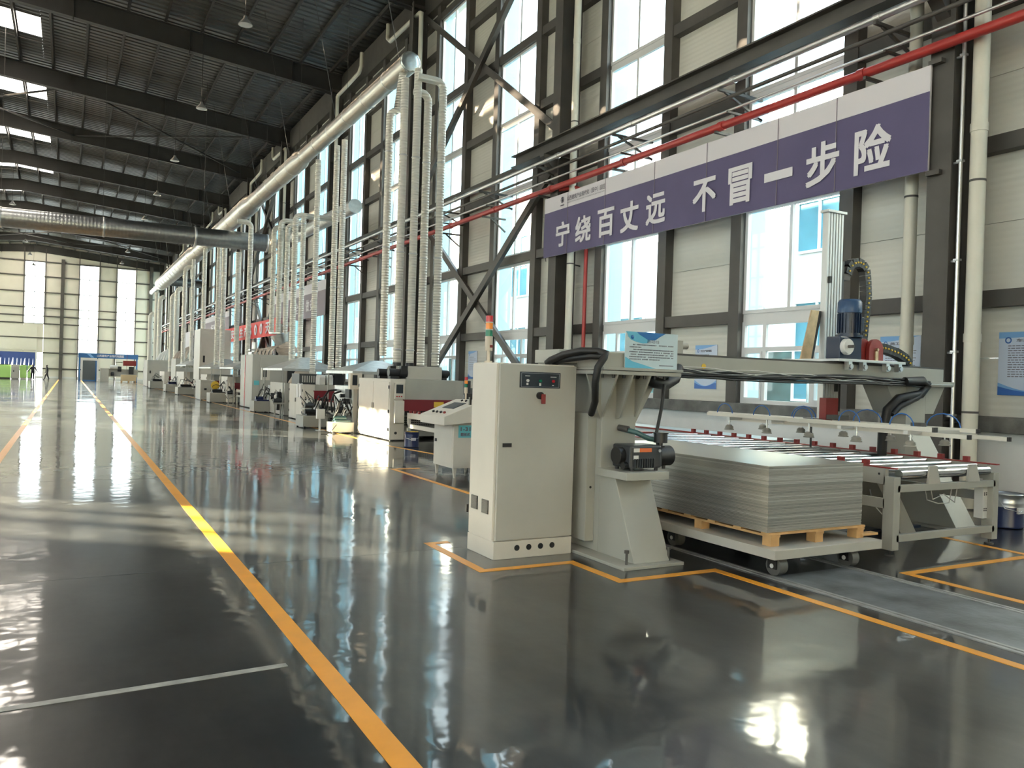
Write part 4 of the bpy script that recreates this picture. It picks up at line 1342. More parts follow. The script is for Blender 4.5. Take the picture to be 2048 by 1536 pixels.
# suction frame hung from the mast, long bars parallel to the aisle
sf = None
b = MB()
b.bar((7.50, 4.95, 1.255), (7.50, 8.15, 1.255), 0.06, 0.045)
sf = b.build('suction_frame', 'ivorybar', ga, bevel=0.003)
for x, ya, yb, z in ((8.30, 5.0, 9.0, 1.235), (7.66, 4.70, 7.9, 1.20), (8.42, 4.75, 8.4, 1.17)):
    b = MB(); b.bar((x, ya, z), (x, yb, z), 0.045, 0.04); b.build('long_bar', 'ivorybar', sf)
    b = MB(); b.bar((x, ya - 0.02, z), (x, ya, z), 0.05, 0.045); b.build('end_plug', 'black', sf)
b = MB(); b.bar((7.50, 4.93, 1.255), (7.50, 4.95, 1.255), 0.065, 0.05); b.build('end_plug', 'black', sf)
for y in (5.2, 6.0, 7.0, 7.7):
    b = MB(); b.bar((7.42, y, 1.215), (8.50, y, 1.215), 0.05, 0.035); b.build('cross_bar', 'alu', sf)
b = MB(); b.box(8.16, 8.56, 6.85, 7.15, 1.22, 1.26); b.build('mount_plate', 'steel', sf)
cups = []
for i in range(5):
    cups.append((7.50, 5.20 + 0.64 * i, 1.065)); cups.append((8.30, 5.35 + 0.65 * i, 1.055))
for i, (x, y, z) in enumerate(cups):
    b = MB()
    b.lathe((x, y, z), [(0.0, 0.0), (0.062, 0.0), (0.058, 0.012), (0.045, 0.018), (0.056, 0.028), (0.045, 0.036), (0.052, 0.046), (0.038, 0.054), (0.03, 0.066), (0.0, 0.066)], 20)
    cu_ = b.build('suction_cup', 'greycup', sf)
    b = MB(); b.cyl((x, y, z + 0.06), (x, y, z + 0.18), 0.009, 8)
    b.cyl((x, y, z + 0.10), (x, y, z + 0.115), 0.02, 6); b.build('suction_stem', 'galv', sf)
b = MB()
for i in range(5):
    y = 5.2 + 0.64 * i
    b.tube(arc((7.55, y + 0.14, 1.26), 0.14, 0, PI, (0, 1, 0), (0, 0, 1), 8), 0.007, 6)
for i in range(3):
    y = 5.2 + 0.95 * i
    b.tube(arc((8.34, y + 0.2, 1.24), 0.2, 0, PI, (0, 1, 0), (0, 0, 0.8), 8), 0.007, 6)
b.build('air_hose', 'bluehose', sf)
b = MB(); b.cyl((7.5, 6.45, 0.95), (7.5, 6.45, 1.19), 0.012, 8); b.build('stop_pin', 'black', sf)
b = MB(); b.box(8.05, 8.20, 6.5, 6.7, 1.26, 1.32); b.box(8.1, 8.2, 5.5, 5.62, 1.25, 1.29); b.build('valve_block', 'steel', sf)

# vacuum pump on the shelf
vp = thing('vacuum_pump', 'black and anthracite vacuum pump with orange label on the gantry shelf', 'pump', (4.66, 5.97, 0.825))
b = MB(); b.box(4.46, 4.82, 5.84, 6.12, 0.85, 1.06); b.build('pump_body', 'darkgrey', vp, bevel=0.018)
b = MB()
for i in range(9):
    b.box(4.50 + i * 0.027, 4.512 + i * 0.027, 5.825, 5.84, 0.86, 0.94)
for i in range(5):
    b.box(4.82, 4.84, 5.86 + i * 0.05, 5.885 + i * 0.05, 0.86, 1.0)
b.build('cooling_fin', 'darkgrey', vp)
b = MB(); b.cyl((4.82, 5.98, 0.95), (5.02, 5.98, 0.95), 0.095, 26); b.cyl((5.02, 5.98, 0.95), (5.035, 5.98, 0.95), 0.075, 24); b.build('motor', 'black', vp)
b = MB(); b.cyl((4.40, 5.98, 0.96), (4.46, 5.98, 0.96), 0.08, 24); b.cyl((4.42, 5.9, 0.875), (4.48, 5.9, 0.875), 0.035, 16); b.build('rear_cover', 'black', vp)
b = MB(); b.cyl((4.90, 5.97, 1.03), (4.90, 5.97, 1.09), 0.028, 16); b.cyl((4.89, 5.95, 1.075), (4.89, 5.95, 1.16), 0.064, 20); b.cyl((4.89, 5.95, 1.16), (4.89, 5.95, 1.172), 0.074, 20)
b.build('inlet_filter', 'black', vp)
b = MB(); b.box(4.865, 4.925, 5.93, 6.01, 1.0, 1.045); b.build('inlet_flange', 'black', vp)
b = MB(); b.cyl((4.79, 5.83, 1.01), (4.79, 5.84, 1.01), 0.014, 14); b.build('sight_glass', 'tin', vp)
b = MB(); b.box(4.56, 4.70, 5.837, 5.84, 1.0, 1.035); b.build('orange_label', 'orange', vp)
b = MB(); b.box(4.495, 4.56, 5.8365, 5.84, 1.0, 1.035); b.box(4.495, 4.55, 5.8365, 5.84, 0.935, 0.97); b.build('white_label', 'white', vp)
for x, y in ((4.50, 5.87), (4.78, 5.87), (4.50, 6.09), (4.78, 6.09), (4.96, 5.98)):
    b = MB(); b.cyl((x, y, 0.825), (x, y, 0.87), 0.018, 10); b.build('foot', 'black', vp)

# information board leaning on the beam
ib = thing('information_board', 'pale blue and white information board on top of the gantry head', 'sign', (4.83, 6.04, 1.765))
b = MB(); b.box(4.50, 5.12, 6.02, 6.032, 1.768, 2.105); b.build('board_face', 'board', ib)
def flat(pts, m, nm, y=6.018):
    b = MB(); b.add([(x, y, z) for x, z in pts], [tuple(range(len(pts)))]); return b.build(nm, m, ib)
flat([(4.50, 2.105), (4.515, 2.085), (4.53, 2.055), (4.56, 2.03), (4.62, 2.012), (4.70, 2.0), (4.75, 2.005), (4.79, 2.03), (4.74, 2.045), (4.66, 2.08), (4.62, 2.105)][::-1], 'board_blue', 'artwork')
flat([(4.62, 2.105), (4.66, 2.08), (4.76, 2.035), (4.84, 2.035), (4.90, 2.07), (4.97, 2.105)], 'board_dark', 'artwork', 6.017)
flat([(4.50, 1.768), (4.86, 1.768), (4.72, 1.80), (4.58, 1.83), (4.50, 1.87)], 'board_blue', 'artwork')
b = MB(); b.lathe((4.575, 6.0165, 2.055), [(0.019, 0), (0.019, -0.001), (0.0, -0.001)], 16, 'Y'); b.build('emblem', 'board_dark', ib)
text('自动线', 'title', 'ink', ib, (4.75, 6.0155, 2.005), (1, 0, 0), (0, 0, 1), 0.14, 0.030, 0.0)
b = MB()
rr = random.Random(2)
for i, (xa, xb) in enumerate(((4.585, 5.07), (4.545, 4.69), (4.585, 5.07), (4.545, 5.07), (4.545, 5.07), (4.545, 5.07), (4.545, 4.91))):
    z = 1.980 - 0.0225 * i
    x = xa
    while x < xb - 0.01:
        # little square glyph blocks made of strokes
        k = rr.random()
        if k > 0.06:
            b.box(x, x + 0.011, 6.0160, 6.0165, z + 0.008, z + 0.0105); b.box(x, x + 0.011, 6.0160, 6.0165, z + 0.003, z + 0.0052)
            b.box(x + 0.0035 + 0.002 * k, x + 0.0065 + 0.002 * k, 6.0160, 6.0165, z, z + 0.011)
            if k > 0.5:
                b.box(x + 0.0005, x + 0.0025, 6.0160, 6.0165, z, z + 0.01)
        x += 0.0138
x = 4.90
while x < 5.07:
    b.box(x, x + 0.009, 6.0160, 6.0165, 1.795, 1.8035); x += 0.0115
b.build('printed_lines', 'ink', ib)
b = MB(); b.box(4.52, 5.10, 6.032, 6.05, 1.766, 1.80); b.bar((4.8, 6.04, 1.9), (4.8, 6.2, 1.77), 0.02, 0.01); b.build('stand', 'machine_green', ib)

# ------------------------------------------------------------------ trolley, pallet, metal sheets
tr = thing('platform_trolley', 'heavy grey platform trolley on castors under the sheet stack', 'trolley', (5.95, 6.3, 0))
b = MB(); b.box(5.24, 6.62, 4.84, 7.95, 0.168, 0.25); b.build('platform', 'machine', tr, bevel=0.005)
b = MB(); b.box(5.5, 6.2, 5.15, 5.25, 0.12, 0.168); b.box(5.5, 6.2, 7.5, 7.6, 0.12, 0.168); b.box(5.50, 5.60, 5.7, 7.2, 0.10, 0.168); b.build('crossmember', 'machine', tr)
for x in (5.42, 6.34):
    for y in (4.98, 6.3, 7.68):
        b = MB(); b.cyl((x - 0.045, y, 0.085), (x + 0.045, y, 0.085), 0.084, 24); wh = b.build('wheel', 'castor', tr)
        b = MB(); b.cyl((x - 0.066, y, 0.085), (x - 0.045, y, 0.085), 0.020, 14); b.cyl((x + 0.045, y, 0.085), (x + 0.066, y, 0.085), 0.030, 14); b.build('hub', 'white', wh)
        b = MB()
        b.box(x - 0.062, x - 0.054, y - 0.045, y + 0.05, 0.06, 0.168); b.box(x + 0.054, x + 0.062, y - 0.045, y + 0.05, 0.06, 0.168); b.box(x - 0.09, x + 0.09, y - 0.08, y + 0.08, 0.160, 0.168)
        b.build('castor_fork', 'black', tr)
pl = thing('pallet', 'raw pine pallet between the trolley and the sheet stack', 'pallet', (5.92, 6.35, 0.25))
for i in range(9):
    y = 4.98 + i * 0.335
    b = MB(); b.box(5.32, 6.56, y, y + 0.10, 0.347, 0.367); b.build('deck_board', 'wood', pl)
for x in (5.34, 5.89, 6.44):
    b = MB(); b.box(x, x + 0.10, 4.97, 7.74, 0.327, 0.347); b.build('stringer', 'wood', pl)
    for y in (4.98, 5.85, 6.75, 7.64):
        b = MB(); b.box(x, x + 0.10, y, y + 0.10, 0.25, 0.327); b.build('block', 'wood', pl)
b = MB(); b.box(6.5, 6.72, 4.96, 5.04, 0.27, 0.29); b.build('loose_slat', 'wood', pl)
rr = random.Random(8)
b = MB(); b.box(5.31, 6.53, 5.00, 7.72, 0.3680, 0.3790)
s0 = b.build('metal_sheet', 'sheet', bevel=0)
NS = 46
dz = (0.945 - 0.368) / NS
tag(s0, 'thin metal-faced sheet within the tall stack on the pallet', 'sheet', 'metal sheets stacked on the pallet')
shm = [s0.data, s0.data.copy(), s0.data.copy()]
shm[1].materials[0] = M['sheet_dark']; shm[2].materials[0] = M['sheet_light']
for i in range(1, NS):
    c = inst(s0, (rr.uniform(-0.0015, 0.0015), rr.uniform(-0.003, 0.003), dz * i))
    c.data = shm[rr.choice((0, 0, 0, 1, 2))] if i < NS - 1 else shm[0]
    if i == NS - 1:
        c['label'] = 'topmost shiny metal sheet of the stack, reflecting the windows'

# ------------------------------------------------------------------ roller conveyor
rc = thing('roller_conveyor', 'grey roller conveyor with bright steel rollers and red side rails on the right', 'conveyor', (8.0, 7.2, 0))
CX0, CX1, CY0, CY1 = 7.10, 8.86, 5.08, 9.9
for x in (CX0, CX1 - 0.10):
    for y in (CY0, 7.3, CY1 - 0.12):
        b = MB(); b.box(x, x + 0.10, y, y + 0.12, 0.06, 0.78); lg = b.build('leg', 'machine_green', rc, bevel=0.003)
        b = MB(); b.cyl((x + 0.05, y + 0.06, 0.0), (x + 0.05, y + 0.06, 0.015), 0.045, 16); b.cyl((x + 0.05, y + 0.06, 0.015), (x + 0.05, y + 0.06, 0.07), 0.010, 8); b.build('levelling_foot', 'steel', lg)
for x in (CX0, CX1 - 0.05):
    b = MB(); b.box(x, x + 0.05, CY0 + 0.1, CY1, 0.70, 0.86); b.build('side_rail', 'machine_green', rc, bevel=0.003)
    b = MB(); b.box(x + 0.0, x + 0.05, CY0 + 0.1, CY1, 0.46, 0.56); b.build('side_rail', 'machine_green', rc, bevel=0.003)
    b = MB(); b.box(x - 0.003, x + 0.053, CY0, CY1, 0.86, 0.872); b.build('red_strip', 'redpaint', rc)
for y_, z_ in ((CY0, 0.63), (CY0, 0.14), (7.3, 0.63)):
    b = MB(); b.box(CX0 + 0.06, CX1 - 0.06, y_, y_ + 0.06, z_, z_ + 0.07); b.build('end_rail', 'machine_green', rc, bevel=0.003)
NR = 16
b = MB(); b.box(CX0 + 0.05, CX1 - 0.05, CY0 + 0.35, CY1, 0.70, 0.715); b.build('dark_gap_sheet', 'rubber', rc)  # black sheet added below the rollers to make the gaps between them dark
for i in range(NR):
    y = CY0 + 0.22 + i * 0.30
    b = MB(); b.cyl((CX0 + 0.08, y, 0.825), (CX1 - 0.08, y, 0.825), 0.038, 20); b.cyl((CX0 + 0.02, y, 0.825), (CX1 - 0.02, y, 0.825), 0.012, 8)
    b.build('roller', 'chrome', rc)
    for x in ((CX0 + 0.005, CX1 - 0.055) if i < 2 else (CX1 - 0.055,)):
        b = MB(); b.box(x, x + 0.05, y + 0.10, y + 0.16, 0.872, 0.925); b.build('red_block', 'redpaint', rc)
b = MB(); b.prism([(7.62, CY0 - 0.01, 0.70), (7.82, CY0 - 0.01, 0.70), (7.76, CY0 - 0.01, 0.88), (7.64, CY0 - 0.01, 0.88)], (0, 0.02, 0)); b.build('end_bracket', 'machine', rc)
b = MB(); b.prism([(8.28, CY0 - 0.01, 0.70), (8.50, CY0 - 0.01, 0.70), (8.43, CY0 - 0.01, 0.88), (8.30, CY0 - 0.01, 0.88)], (0, 0.02, 0)); b.build('end_bracket', 'machine', rc)
b = MB(); b.cyl((CX0 + 0.15, CY0 + 0.06, 0.80), (CX1 - 0.12, CY0 + 0.06, 0.80), 0.045, 20); b.build('end_roller', 'chrome', rc)
b = MB()
for y in (5.25, 5.45):
    b.cyl((CX0 - 0.002, y, 0.80), (CX0 + 0.002, y, 0.80), 0.012, 10)
b.build('bolt', 'black', rc)
b = MB(); b.box(8.68, 8.76, 5.14, 5.24, 0.28, 0.63); jb = b.build('junction_box', 'white', rc, bevel=0.003)
b = MB()
for z in (0.36, 0.38, 0.53, 0.55):
    b.box(8.695, 8.71, 5.136, 5.14, z, z + 0.012); b.box(8.73, 8.745, 5.136, 5.14, z, z + 0.012)
b.build('socket_slot', 'black', jb)
b = MB(); b.prism([(7.75, 5.75, 0.62), (8.02, 5.75, 0.62), (8.45, 5.75, 0.04), (8.18, 5.75, 0.04)], (0, 0.5, 0)); b.build('inclined_chute', 'machine', rc, bevel=0.004)
b = MB(); b.box(7.2, 8.9, 6.0, 6.3, 0.02, 0.05); b.cyl((8.35, 6.3, 0.45), (8.62, 6.3, 0.45), 0.12, 20); b.box(8.3, 8.7, 6.2, 6.5, 0.06, 0.32); b.build('drive_motor', 'blue', rc)
b = MB()
for i, (xa, r0) in enumerate(((7.3, 0.22), (8.2, 0.18), (8.3, 0.12))):
    b.tube([(xa, 5.5, 0.60), (xa + 0.05, 5.5, 0.45), (xa + 0.25, 5.5, 0.30 + 0.1 * i), (xa + 0.45, 5.5, 0.40), (xa + 0.5, 5.5, 0.62)], 0.006, 6)
b.build('loose_wire', 'white', rc)
b = MB(); b.tube([(7.2, 6.3, 0.55), (7.1, 6.2, 0.3), (7.0, 6.15, 0.12), (6.9, 6.1, 0.04), (7.3, 6.0, 0.04)], 0.014, 6); b.build('floor_cable', 'rubber', rc)

# low partition / belt table behind the stack with a red edge line, and the yellow posts
bt = thing('belt_table', 'long low white belt table with a thin red edge along the wall behind the stack', 'machine', (10.2, 12.0, 0))
b = MB(); b.box(9.75, 10.6, 9.4, 15.5, 0.58, 0.78); b.build('table_bed', 'board', bt, bevel=0.004)
b = MB(); b.box(9.73, 9.76, 9.4, 15.5, 0.77, 0.80); b.build('red_edge', 'redpaint', bt)
for y in (9.5, 11.5, 13.5, 15.3):
    for x in (9.8, 10.45):
        b = MB(); b.box(x, x + 0.08, y, y + 0.08, 0, 0.58); b.build('leg', 'white', bt)
bt = thing('belt_table', 'low ivory infeed table with a red edge seen between cabinet and gantry column', 'machine', (7.6, 11.0, 0))
b = MB(); b.box(6.6, 8.2, 10.2, 12.2, 0.60, 0.84); b.build('table_bed', 'white', bt, bevel=0.004)
b = MB(); b.box(6.58, 8.22, 10.18, 12.22, 0.84, 0.86); b.build('red_edge', 'redpaint', bt)
for y in (10.3, 12.0):
    for x in (6.7, 8.0):
        b = MB(); b.box(x, x + 0.08, y, y + 0.08, 0, 0.60); b.build('leg', 'white', bt)
b = MB(); b.box(6.62, 8.18, 10.3, 10.34, 0.1, 0.6); b.build('apron', 'white', bt)
for i, (x, y) in enumerate(((8.74, 12.9), (8.66, 13.2))):
    o = thing('guard_post', ('yellow machine post seen in the gap beside the tall cabinet', 'bronze-coloured post just behind the yellow post')[i], 'post', (x, y, 0))
    b = MB(); b.box(x - 0.06, x + 0.06, y - 0.06, y + 0.06, 0, 1.5); b.build('upright', 'yellowpost' if i == 0 else 'copper', o, bevel=0.004)
    b = MB(); b.box(x - 0.1, x + 0.1, y - 0.1, y + 0.1, 0, 0.02); b.build('foot_plate', 'yellowpost', o)
    b = MB(); b.box(x - 0.1, x + 0.1, y - 0.06, y + 0.06, 1.5, 1.64); b.build('head_box', 'white', o)

# drums
def drum(x, y, r, h, m1, m2, label, split=0.62, top='tin'):
    o = thing('paint_drum', label, 'bucket', (x, y, 0))
    b = MB(); b.lathe((x, y, 0), [(0, 0.003), (r * 0.94, 0.003), (r, h * 0.03), (r * 0.985, h * 0.06), (r * 0.985, h * split)], 26); b.build('shell', m1, o)
    b = MB(); b.lathe((x, y, 0), [(r * 0.985, h * split), (r * 0.985, h * 0.72), (r, h * 0.74), (r * 0.985, h * 0.76), (r * 0.99, h * 0.95), (r * 1.03, h * 0.97), (r * 1.03, h), (r * 0.97, h)], 26); b.build('upper_band', m2, o)
    b = MB(); b.lathe((x, y, 0), [(r * 0.97, h * 0.985), (r * 0.9, h * 0.96), (0, h * 0.96)], 26); b.build('lid', top, o)
    b = MB(); b.tube([(x - r, y, h * 0.85), (x - r * 1.05, y - r * 0.5, h * 0.6), (x - r * 0.3, y - r * 1.08, h * 0.5), (x + r * 0.7, y - r * 0.85, h * 0.62), (x + r, y, h * 0.85)], 0.005, 6); b.build('handle', 'tin', o)
    b = MB(); b.box(x - r * 0.45, x + r * 0.2, y - r * 1.01, y - r * 0.9, h * 0.45, h * 0.62); b.build('label_patch', 'white' if m2 == 'tin' else 'banner_white', o)
    return o
drum(10.15, 5.72, 0.19, 0.42, 'bucketblue', 'tin', 'navy and silver drum standing against the wall at the right edge')
drum(6.98, 17.4, 0.17, 0.36, 'bucketblue', 'bucketblue', 'small navy bucket with yellow lid in front of the near machine', 0.7, 'warn')

# ------------------------------------------------------------------ sloping operator console
oc = thing('operator_console', 'white sloping operator console labelled 1-31 left of the tall cabinet', 'console', (5.85, 12.6, 0))
b = MB(); b.box(5.52, 6.15, 12.15, 12.95, 0.16, 0.95); b.build('pedestal', 'machine_white', oc, bevel=0.006)
b = MB(); b.prism([(5.30, 12.05, 0.86), (5.30, 12.05, 1.0), (5.95, 12.05, 1.26), (6.22, 12.05, 1.26), (6.22, 12.05, 0.95)], (0, 1.0, 0)); b.build('desk_top', 'machine_white', oc, bevel=0.008)
b = MB()
for x, y in ((5.54, 12.17), (6.08, 12.17), (5.54, 12.88), (6.08, 12.88)):
    b.prism([(x, y, 0.16), (x + 0.06, y, 0.16), (x + 0.04, y, 0.0), (x + 0.02, y, 0.0)], (0, 0.05, 0))
b.build('foot', 'machine_white', oc)
b = MB(); b.box(5.516, 5.522, 12.19, 12.91, 0.2, 0.92); dr = b.build('door', 'machine_white', oc)
b = MB(); b.box(5.50, 5.518, 12.82, 12.87, 0.55, 0.60); b.build('latch', 'black', dr)
def on_slope(t, dy, up=0.002):      # point on the sloping top
    return V((5.30 + 0.65 * t, 12.05 + dy, 1.0 + 0.26 * t + up))
n_ = V((-0.26, 0, 0.65)).normalized()
b = MB(); p = [on_slope(0.45, 0.3), on_slope(0.8, 0.3), on_slope(0.8, 0.75), on_slope(0.45, 0.75)]; b.prism(p, n_ * 0.006); b.build('display', 'panelblack', oc)
for i in range(3):
    c = on_slope(0.92, 0.3 + i * 0.16); b = MB(); b.cyl(c, c + n_ * 0.02, 0.022, 12); b.build('button', 'black', oc)
for i in range(4):
    c = on_slope(0.18, 0.25 + i * 0.15); b = MB(); b.cyl(c, c + n_ * 0.03, 0.022, 12); b.build('knob', 'redpaint' if i == 0 else 'black', oc)
b = MB(); b.box(5.60, 5.84, 12.138, 12.146, 0.66, 0.86); st_ = b.build('number_sticker', 'teal', oc)
text('1-31', 'number', 'ink', st_, (5.635, 12.134, 0.77), (1, 0, 0), (0, 0, 1), 0.17, 0.06, 0.03)
text('翻板机', 'number', 'ink', st_, (5.635, 12.134, 0.685), (1, 0, 0), (0, 0, 1), 0.17, 0.055, 0.03)
b = MB(); b.cyl((6.00, 12.75, 1.26), (6.00, 12.75, 1.40), 0.015, 10); b.cyl((6.00, 12.75, 1.37), (6.00, 12.75, 1.47), 0.028, 14); tw = b.build('signal_tower', 'tower', oc)
for i, m_ in enumerate(('lamp_green', 'lamp_amber', 'lamp_red')):
    b = MB(); b.cyl((6.00, 12.75, 1.475 + i * 0.06), (6.00, 12.75, 1.53 + i * 0.06), 0.028, 16); b.build('lens', m_, tw)
b = MB(); b.tube([(6.20, 12.2, 0.98), (6.24, 12.15, 0.8), (6.22, 12.1, 0.5), (6.28, 12.1, 0.3), (6.40, 12.1, 0.18)], 0.022, 8); b.build('cable_hose', 'rubber', oc)
wc = thing('wheeled_unit', 'low white wheeled housing behind the tall cabinet, right of the console', 'trolley', (6.3, 11.2, 0))
b = MB(); b.box(5.85, 6.9, 10.9, 11.7, 0.20, 0.42); b.build('housing', 'white', wc, bevel=0.02)
for x in (5.95, 6.75):
    b = MB(); b.cyl((x, 10.95, 0.09), (x + 0.09, 10.95, 0.09), 0.088, 18); b.cyl((x, 11.6, 0.09), (x + 0.09, 11.6, 0.09), 0.088, 18); b.build('wheel', 'black', wc)
b = MB(); b.box(5.9, 6.85, 10.94, 11.66, 0.10, 0.20); b.build('drive', 'black', wc)
oc.location = V(oc.location) + V((-0.05, -0.32, 0))
# grey post with box just left of the tall cabinet
o = thing('sensor_post', 'dark grey post with small black box just left of the tall cabinet top', 'post', (4.02, 9.0, 0))
b = MB(); b.box(6.70, 6.80, 14.0, 14.1, 0.0, 1.58)
b.v = [(x, y, z) for x, y, z in b.v]
o.location = (6.75, 14.05, 0)
b.build('upright', 'darkgrey', o)
b = MB(); b.box(6.66, 6.84, 13.9, 14.0, 1.22, 1.34); b.build('sensor_box', 'black', o)

# ------------------------------------------------------------------ the machine row
def wide_machine(name, label, x0, x1, y0, y1, H, cat='machine', screen=True, table=2.2, top=None, doors=True, board=True):
    o = thing(name, label, cat, ((x0 + x1) / 2, (y0 + y1) / 2, 0))
    b = MB(); b.box(x0, x0 + 0.40, y0, y1, 0.03, H); sc = b.build('side_cabinet', 'machine_white', o, bevel=0.01)
    if doors:
        ym = (y0 + y1) / 2
        for ya, yb in ((y0 + 0.06, ym - 0.01), (ym + 0.01, y1 - 0.06)):
            b = MB(); b.box(x0 - 0.012, x0, ya, yb, 0.10, H - 0.08); b.build('door', 'machine_white', sc, bevel=0.004)
        b = MB()
        for y in (y0 + 0.05, y1 - 0.07):
            for z in (0.25, H * 0.45, H - 0.25):
                b.box(x0 - 0.03, x0 - 0.01, y - 0.015, y + 0.03, z, z + 0.08)
        for y in (ym - 0.06, ym + 0.04):
            b.box(x0 - 0.025, x0 - 0.012, y, y + 0.015, H * 0.5, H * 0.5 + 0.14)
        b.build('hinge', 'black', sc)
    b = MB(); b.box(x0 + 0.40, x1, y0 + 0.02, y1, 1.03, H); b.build('upper_beam', 'machine_green', o, bevel=0.01)
    b = MB(); b.box(x1 - 0.35, x1, y0 + 0.05, y1, 0.03, 1.03); b.build('far_side', 'machine', o)
    b = MB(); b.box(x0 + 0.4, x1 - 0.35, y0 + 0.5, y1 - 0.1, 0.08, 0.70); b.build('bed', 'machine', o)
    b = MB()
    for i in range(22):
        for j in range(4):
            xx = x0 + 0.48 + i * (x1 - x0 - 0.9) / 22
            b.box(xx, xx + 0.035, y0 + 0.494, y0 + 0.5, 0.36 + j * 0.06, 0.39 + j * 0.06)
    b.build('vent_holes', 'black', o)
    if board:
        b = MB(); b.box(x0 + 0.34, x1 + 0.03, y0 - 0.10, y0 + 0.02, 0.76, 1.05); gb_ = b.build('guard_board', 'maroon', o, bevel=0.006)
        b = MB(); b.box(x0 + 1.15, x0 + 1.42, y0 - 0.105, y0 - 0.10, 0.86, 1.0); b.build('warning_label', 'warn', gb_)
        b = MB(); b.box(x0 + 0.38, x1, y0 - 0.04, y0 + 0.3, 0.66, 0.76); b.build('nip_gap', 'black', o)
    b = MB(); b.box(x0 + 0.10, x0 + 0.36, y0 - 0.10, y0, 0.45, 1.02); b.build('gear_cover', 'machine_white', o, bevel=0.015)
    if screen:
        b = MB(); b.box(x0 + 0.10, x0 + 0.34, y0 - 0.08, y0, H - 0.50, H - 0.10); s_ = b.build('screen_box', 'machine_white', o, bevel=0.008)
        b = MB(); b.box(x0 + 0.13, x0 + 0.31, y0 - 0.084, y0 - 0.08, H - 0.36, H - 0.14); b.build('screen', 'panelblack', s_)
        b = MB()
        for i in range(3):
            b.cyl((x0 + 0.15 + i * 0.06, y0 - 0.10, H - 0.44), (x0 + 0.15 + i * 0.06, y0 - 0.08, H - 0.44), 0.016, 10)
        b.build('push_button', 'lamp_red', s_)
    for x, y in ((x0 + 0.1, y0 + 0.1), (x0 + 0.1, y1 - 0.1), (x1 - 0.1, y0 + 0.1), (x1 - 0.1, y1 - 0.1)):
        b = MB(); b.cyl((x, y, 0), (x, y, 0.05), 0.05, 10); b.build('foot', 'black', o)
    if table:
        ya = y0 - table
        tb = MB()
        for x in (x0 + 0.42, x1 - 0.12):
            tb.box(x, x + 0.06, ya, y0 - 0.12, 0.58, 0.72); tb.box(x, x + 0.06, ya, y0 - 0.12, 0.34, 0.44)
            tb.box(x, x + 0.08, ya, ya + 0.08, 0.0, 0.72); tb.box(x, x + 0.08, y0 - 0.2, y0 - 0.12, 0.0, 0.58)
        tb.box(x0 + 0.42, x1 - 0.06, ya, ya + 0.05, 0.58, 0.72)
        t_ = tb.build('infeed_table', 'machine_white', o, bevel=0.004)
        i = 0
        y = ya + 0.15
        while y < y0 - 0.2:
            b = MB(); b.cyl((x0 + 0.5, y, 0.70), (x1 - 0.15, y, 0.70), 0.03, 12); b.build('roller', 'chrome', t_)
            b = MB(); b.box(x0 + 0.42, x0 + 0.48, y + 0.06, y + 0.12, 0.72, 0.78); b.build('red_block', 'redpaint', t_)
            y += 0.28
    return o
wm = wide_machine('wide_sander', 'wide ivory sanding machine with maroon guard and fans, nearest of the machine row', 7.05, 9.08, 19.1, 21.6, 1.56)
b = MB(); b.box(7.62, 8.62, 19.5, 20.9, 1.56, 1.90); b.build('fan_housing', 'machine', wm, bevel=0.01)
def blower(x, y, z, s, parent, m='black'):
    b = MB(); b.cyl((x - 0.10, y, z + 0.16), (x + 0.10, y, z + 0.16), 0.16 * s, 18); b.box(x - 0.09, x + 0.09, y - 0.16 * s, y + 0.02, z + 0.14, z + 0.34)
    b.cyl((x - 0.38, y, z + 0.16), (x - 0.10, y, z + 0.16), 0.11 * s, 16); b.box(x - 0.36, x - 0.12, y - 0.1, y + 0.1, z, z + 0.07)
    return b.build('blower', m, parent)
blower(7.55, 19.6, 1.56, 0.9, wm); blower(7.55, 20.4, 1.56, 0.9, wm); blower(7.90, 20.0, 1.56, 0.9, wm)
b = MB(); b.cyl((8.62, 19.9, 1.72), (8.95, 19.9, 1.72), 0.11, 16); b.cyl((8.85, 19.9, 1.74), (9.0, 19.9, 1.74), 0.075, 16); b.box(8.62, 8.9, 19.8, 20.0, 1.56, 1.62)
b.build('blower', 'black', wm)
for x, y in ((7.69, 20.4), (8.06, 20.4), (8.41, 20.5), (8.76, 20.3)):
    b = MB(); b.cyl((x, y, 1.84 if x > 8.2 else 1.75), (x, y, 2.0 if x < 8.2 else 1.93), 0.125, 16, 0.115); b.build('duct_collar', 'black', wm)
b = MB(); b.box(8.65, 8.9, 20.1, 20.5, 1.56, 1.86); b.build('fan_box', 'machine', wm)
b = MB(); b.box(7.16, 7.42, 19.085, 19.1, 0.46, 0.56); b.build('number_sticker', 'teal', wm)
b = MB(); b.box(7.065, 7.3, 19.09, 19.1, 0.0, 0.0); b = MB(); b.cyl((7.22, 19.085, 0.2), (7.22, 19.1, 0.2), 0.035, 12); b.build('floor_bolt_cover', 'black', wm)

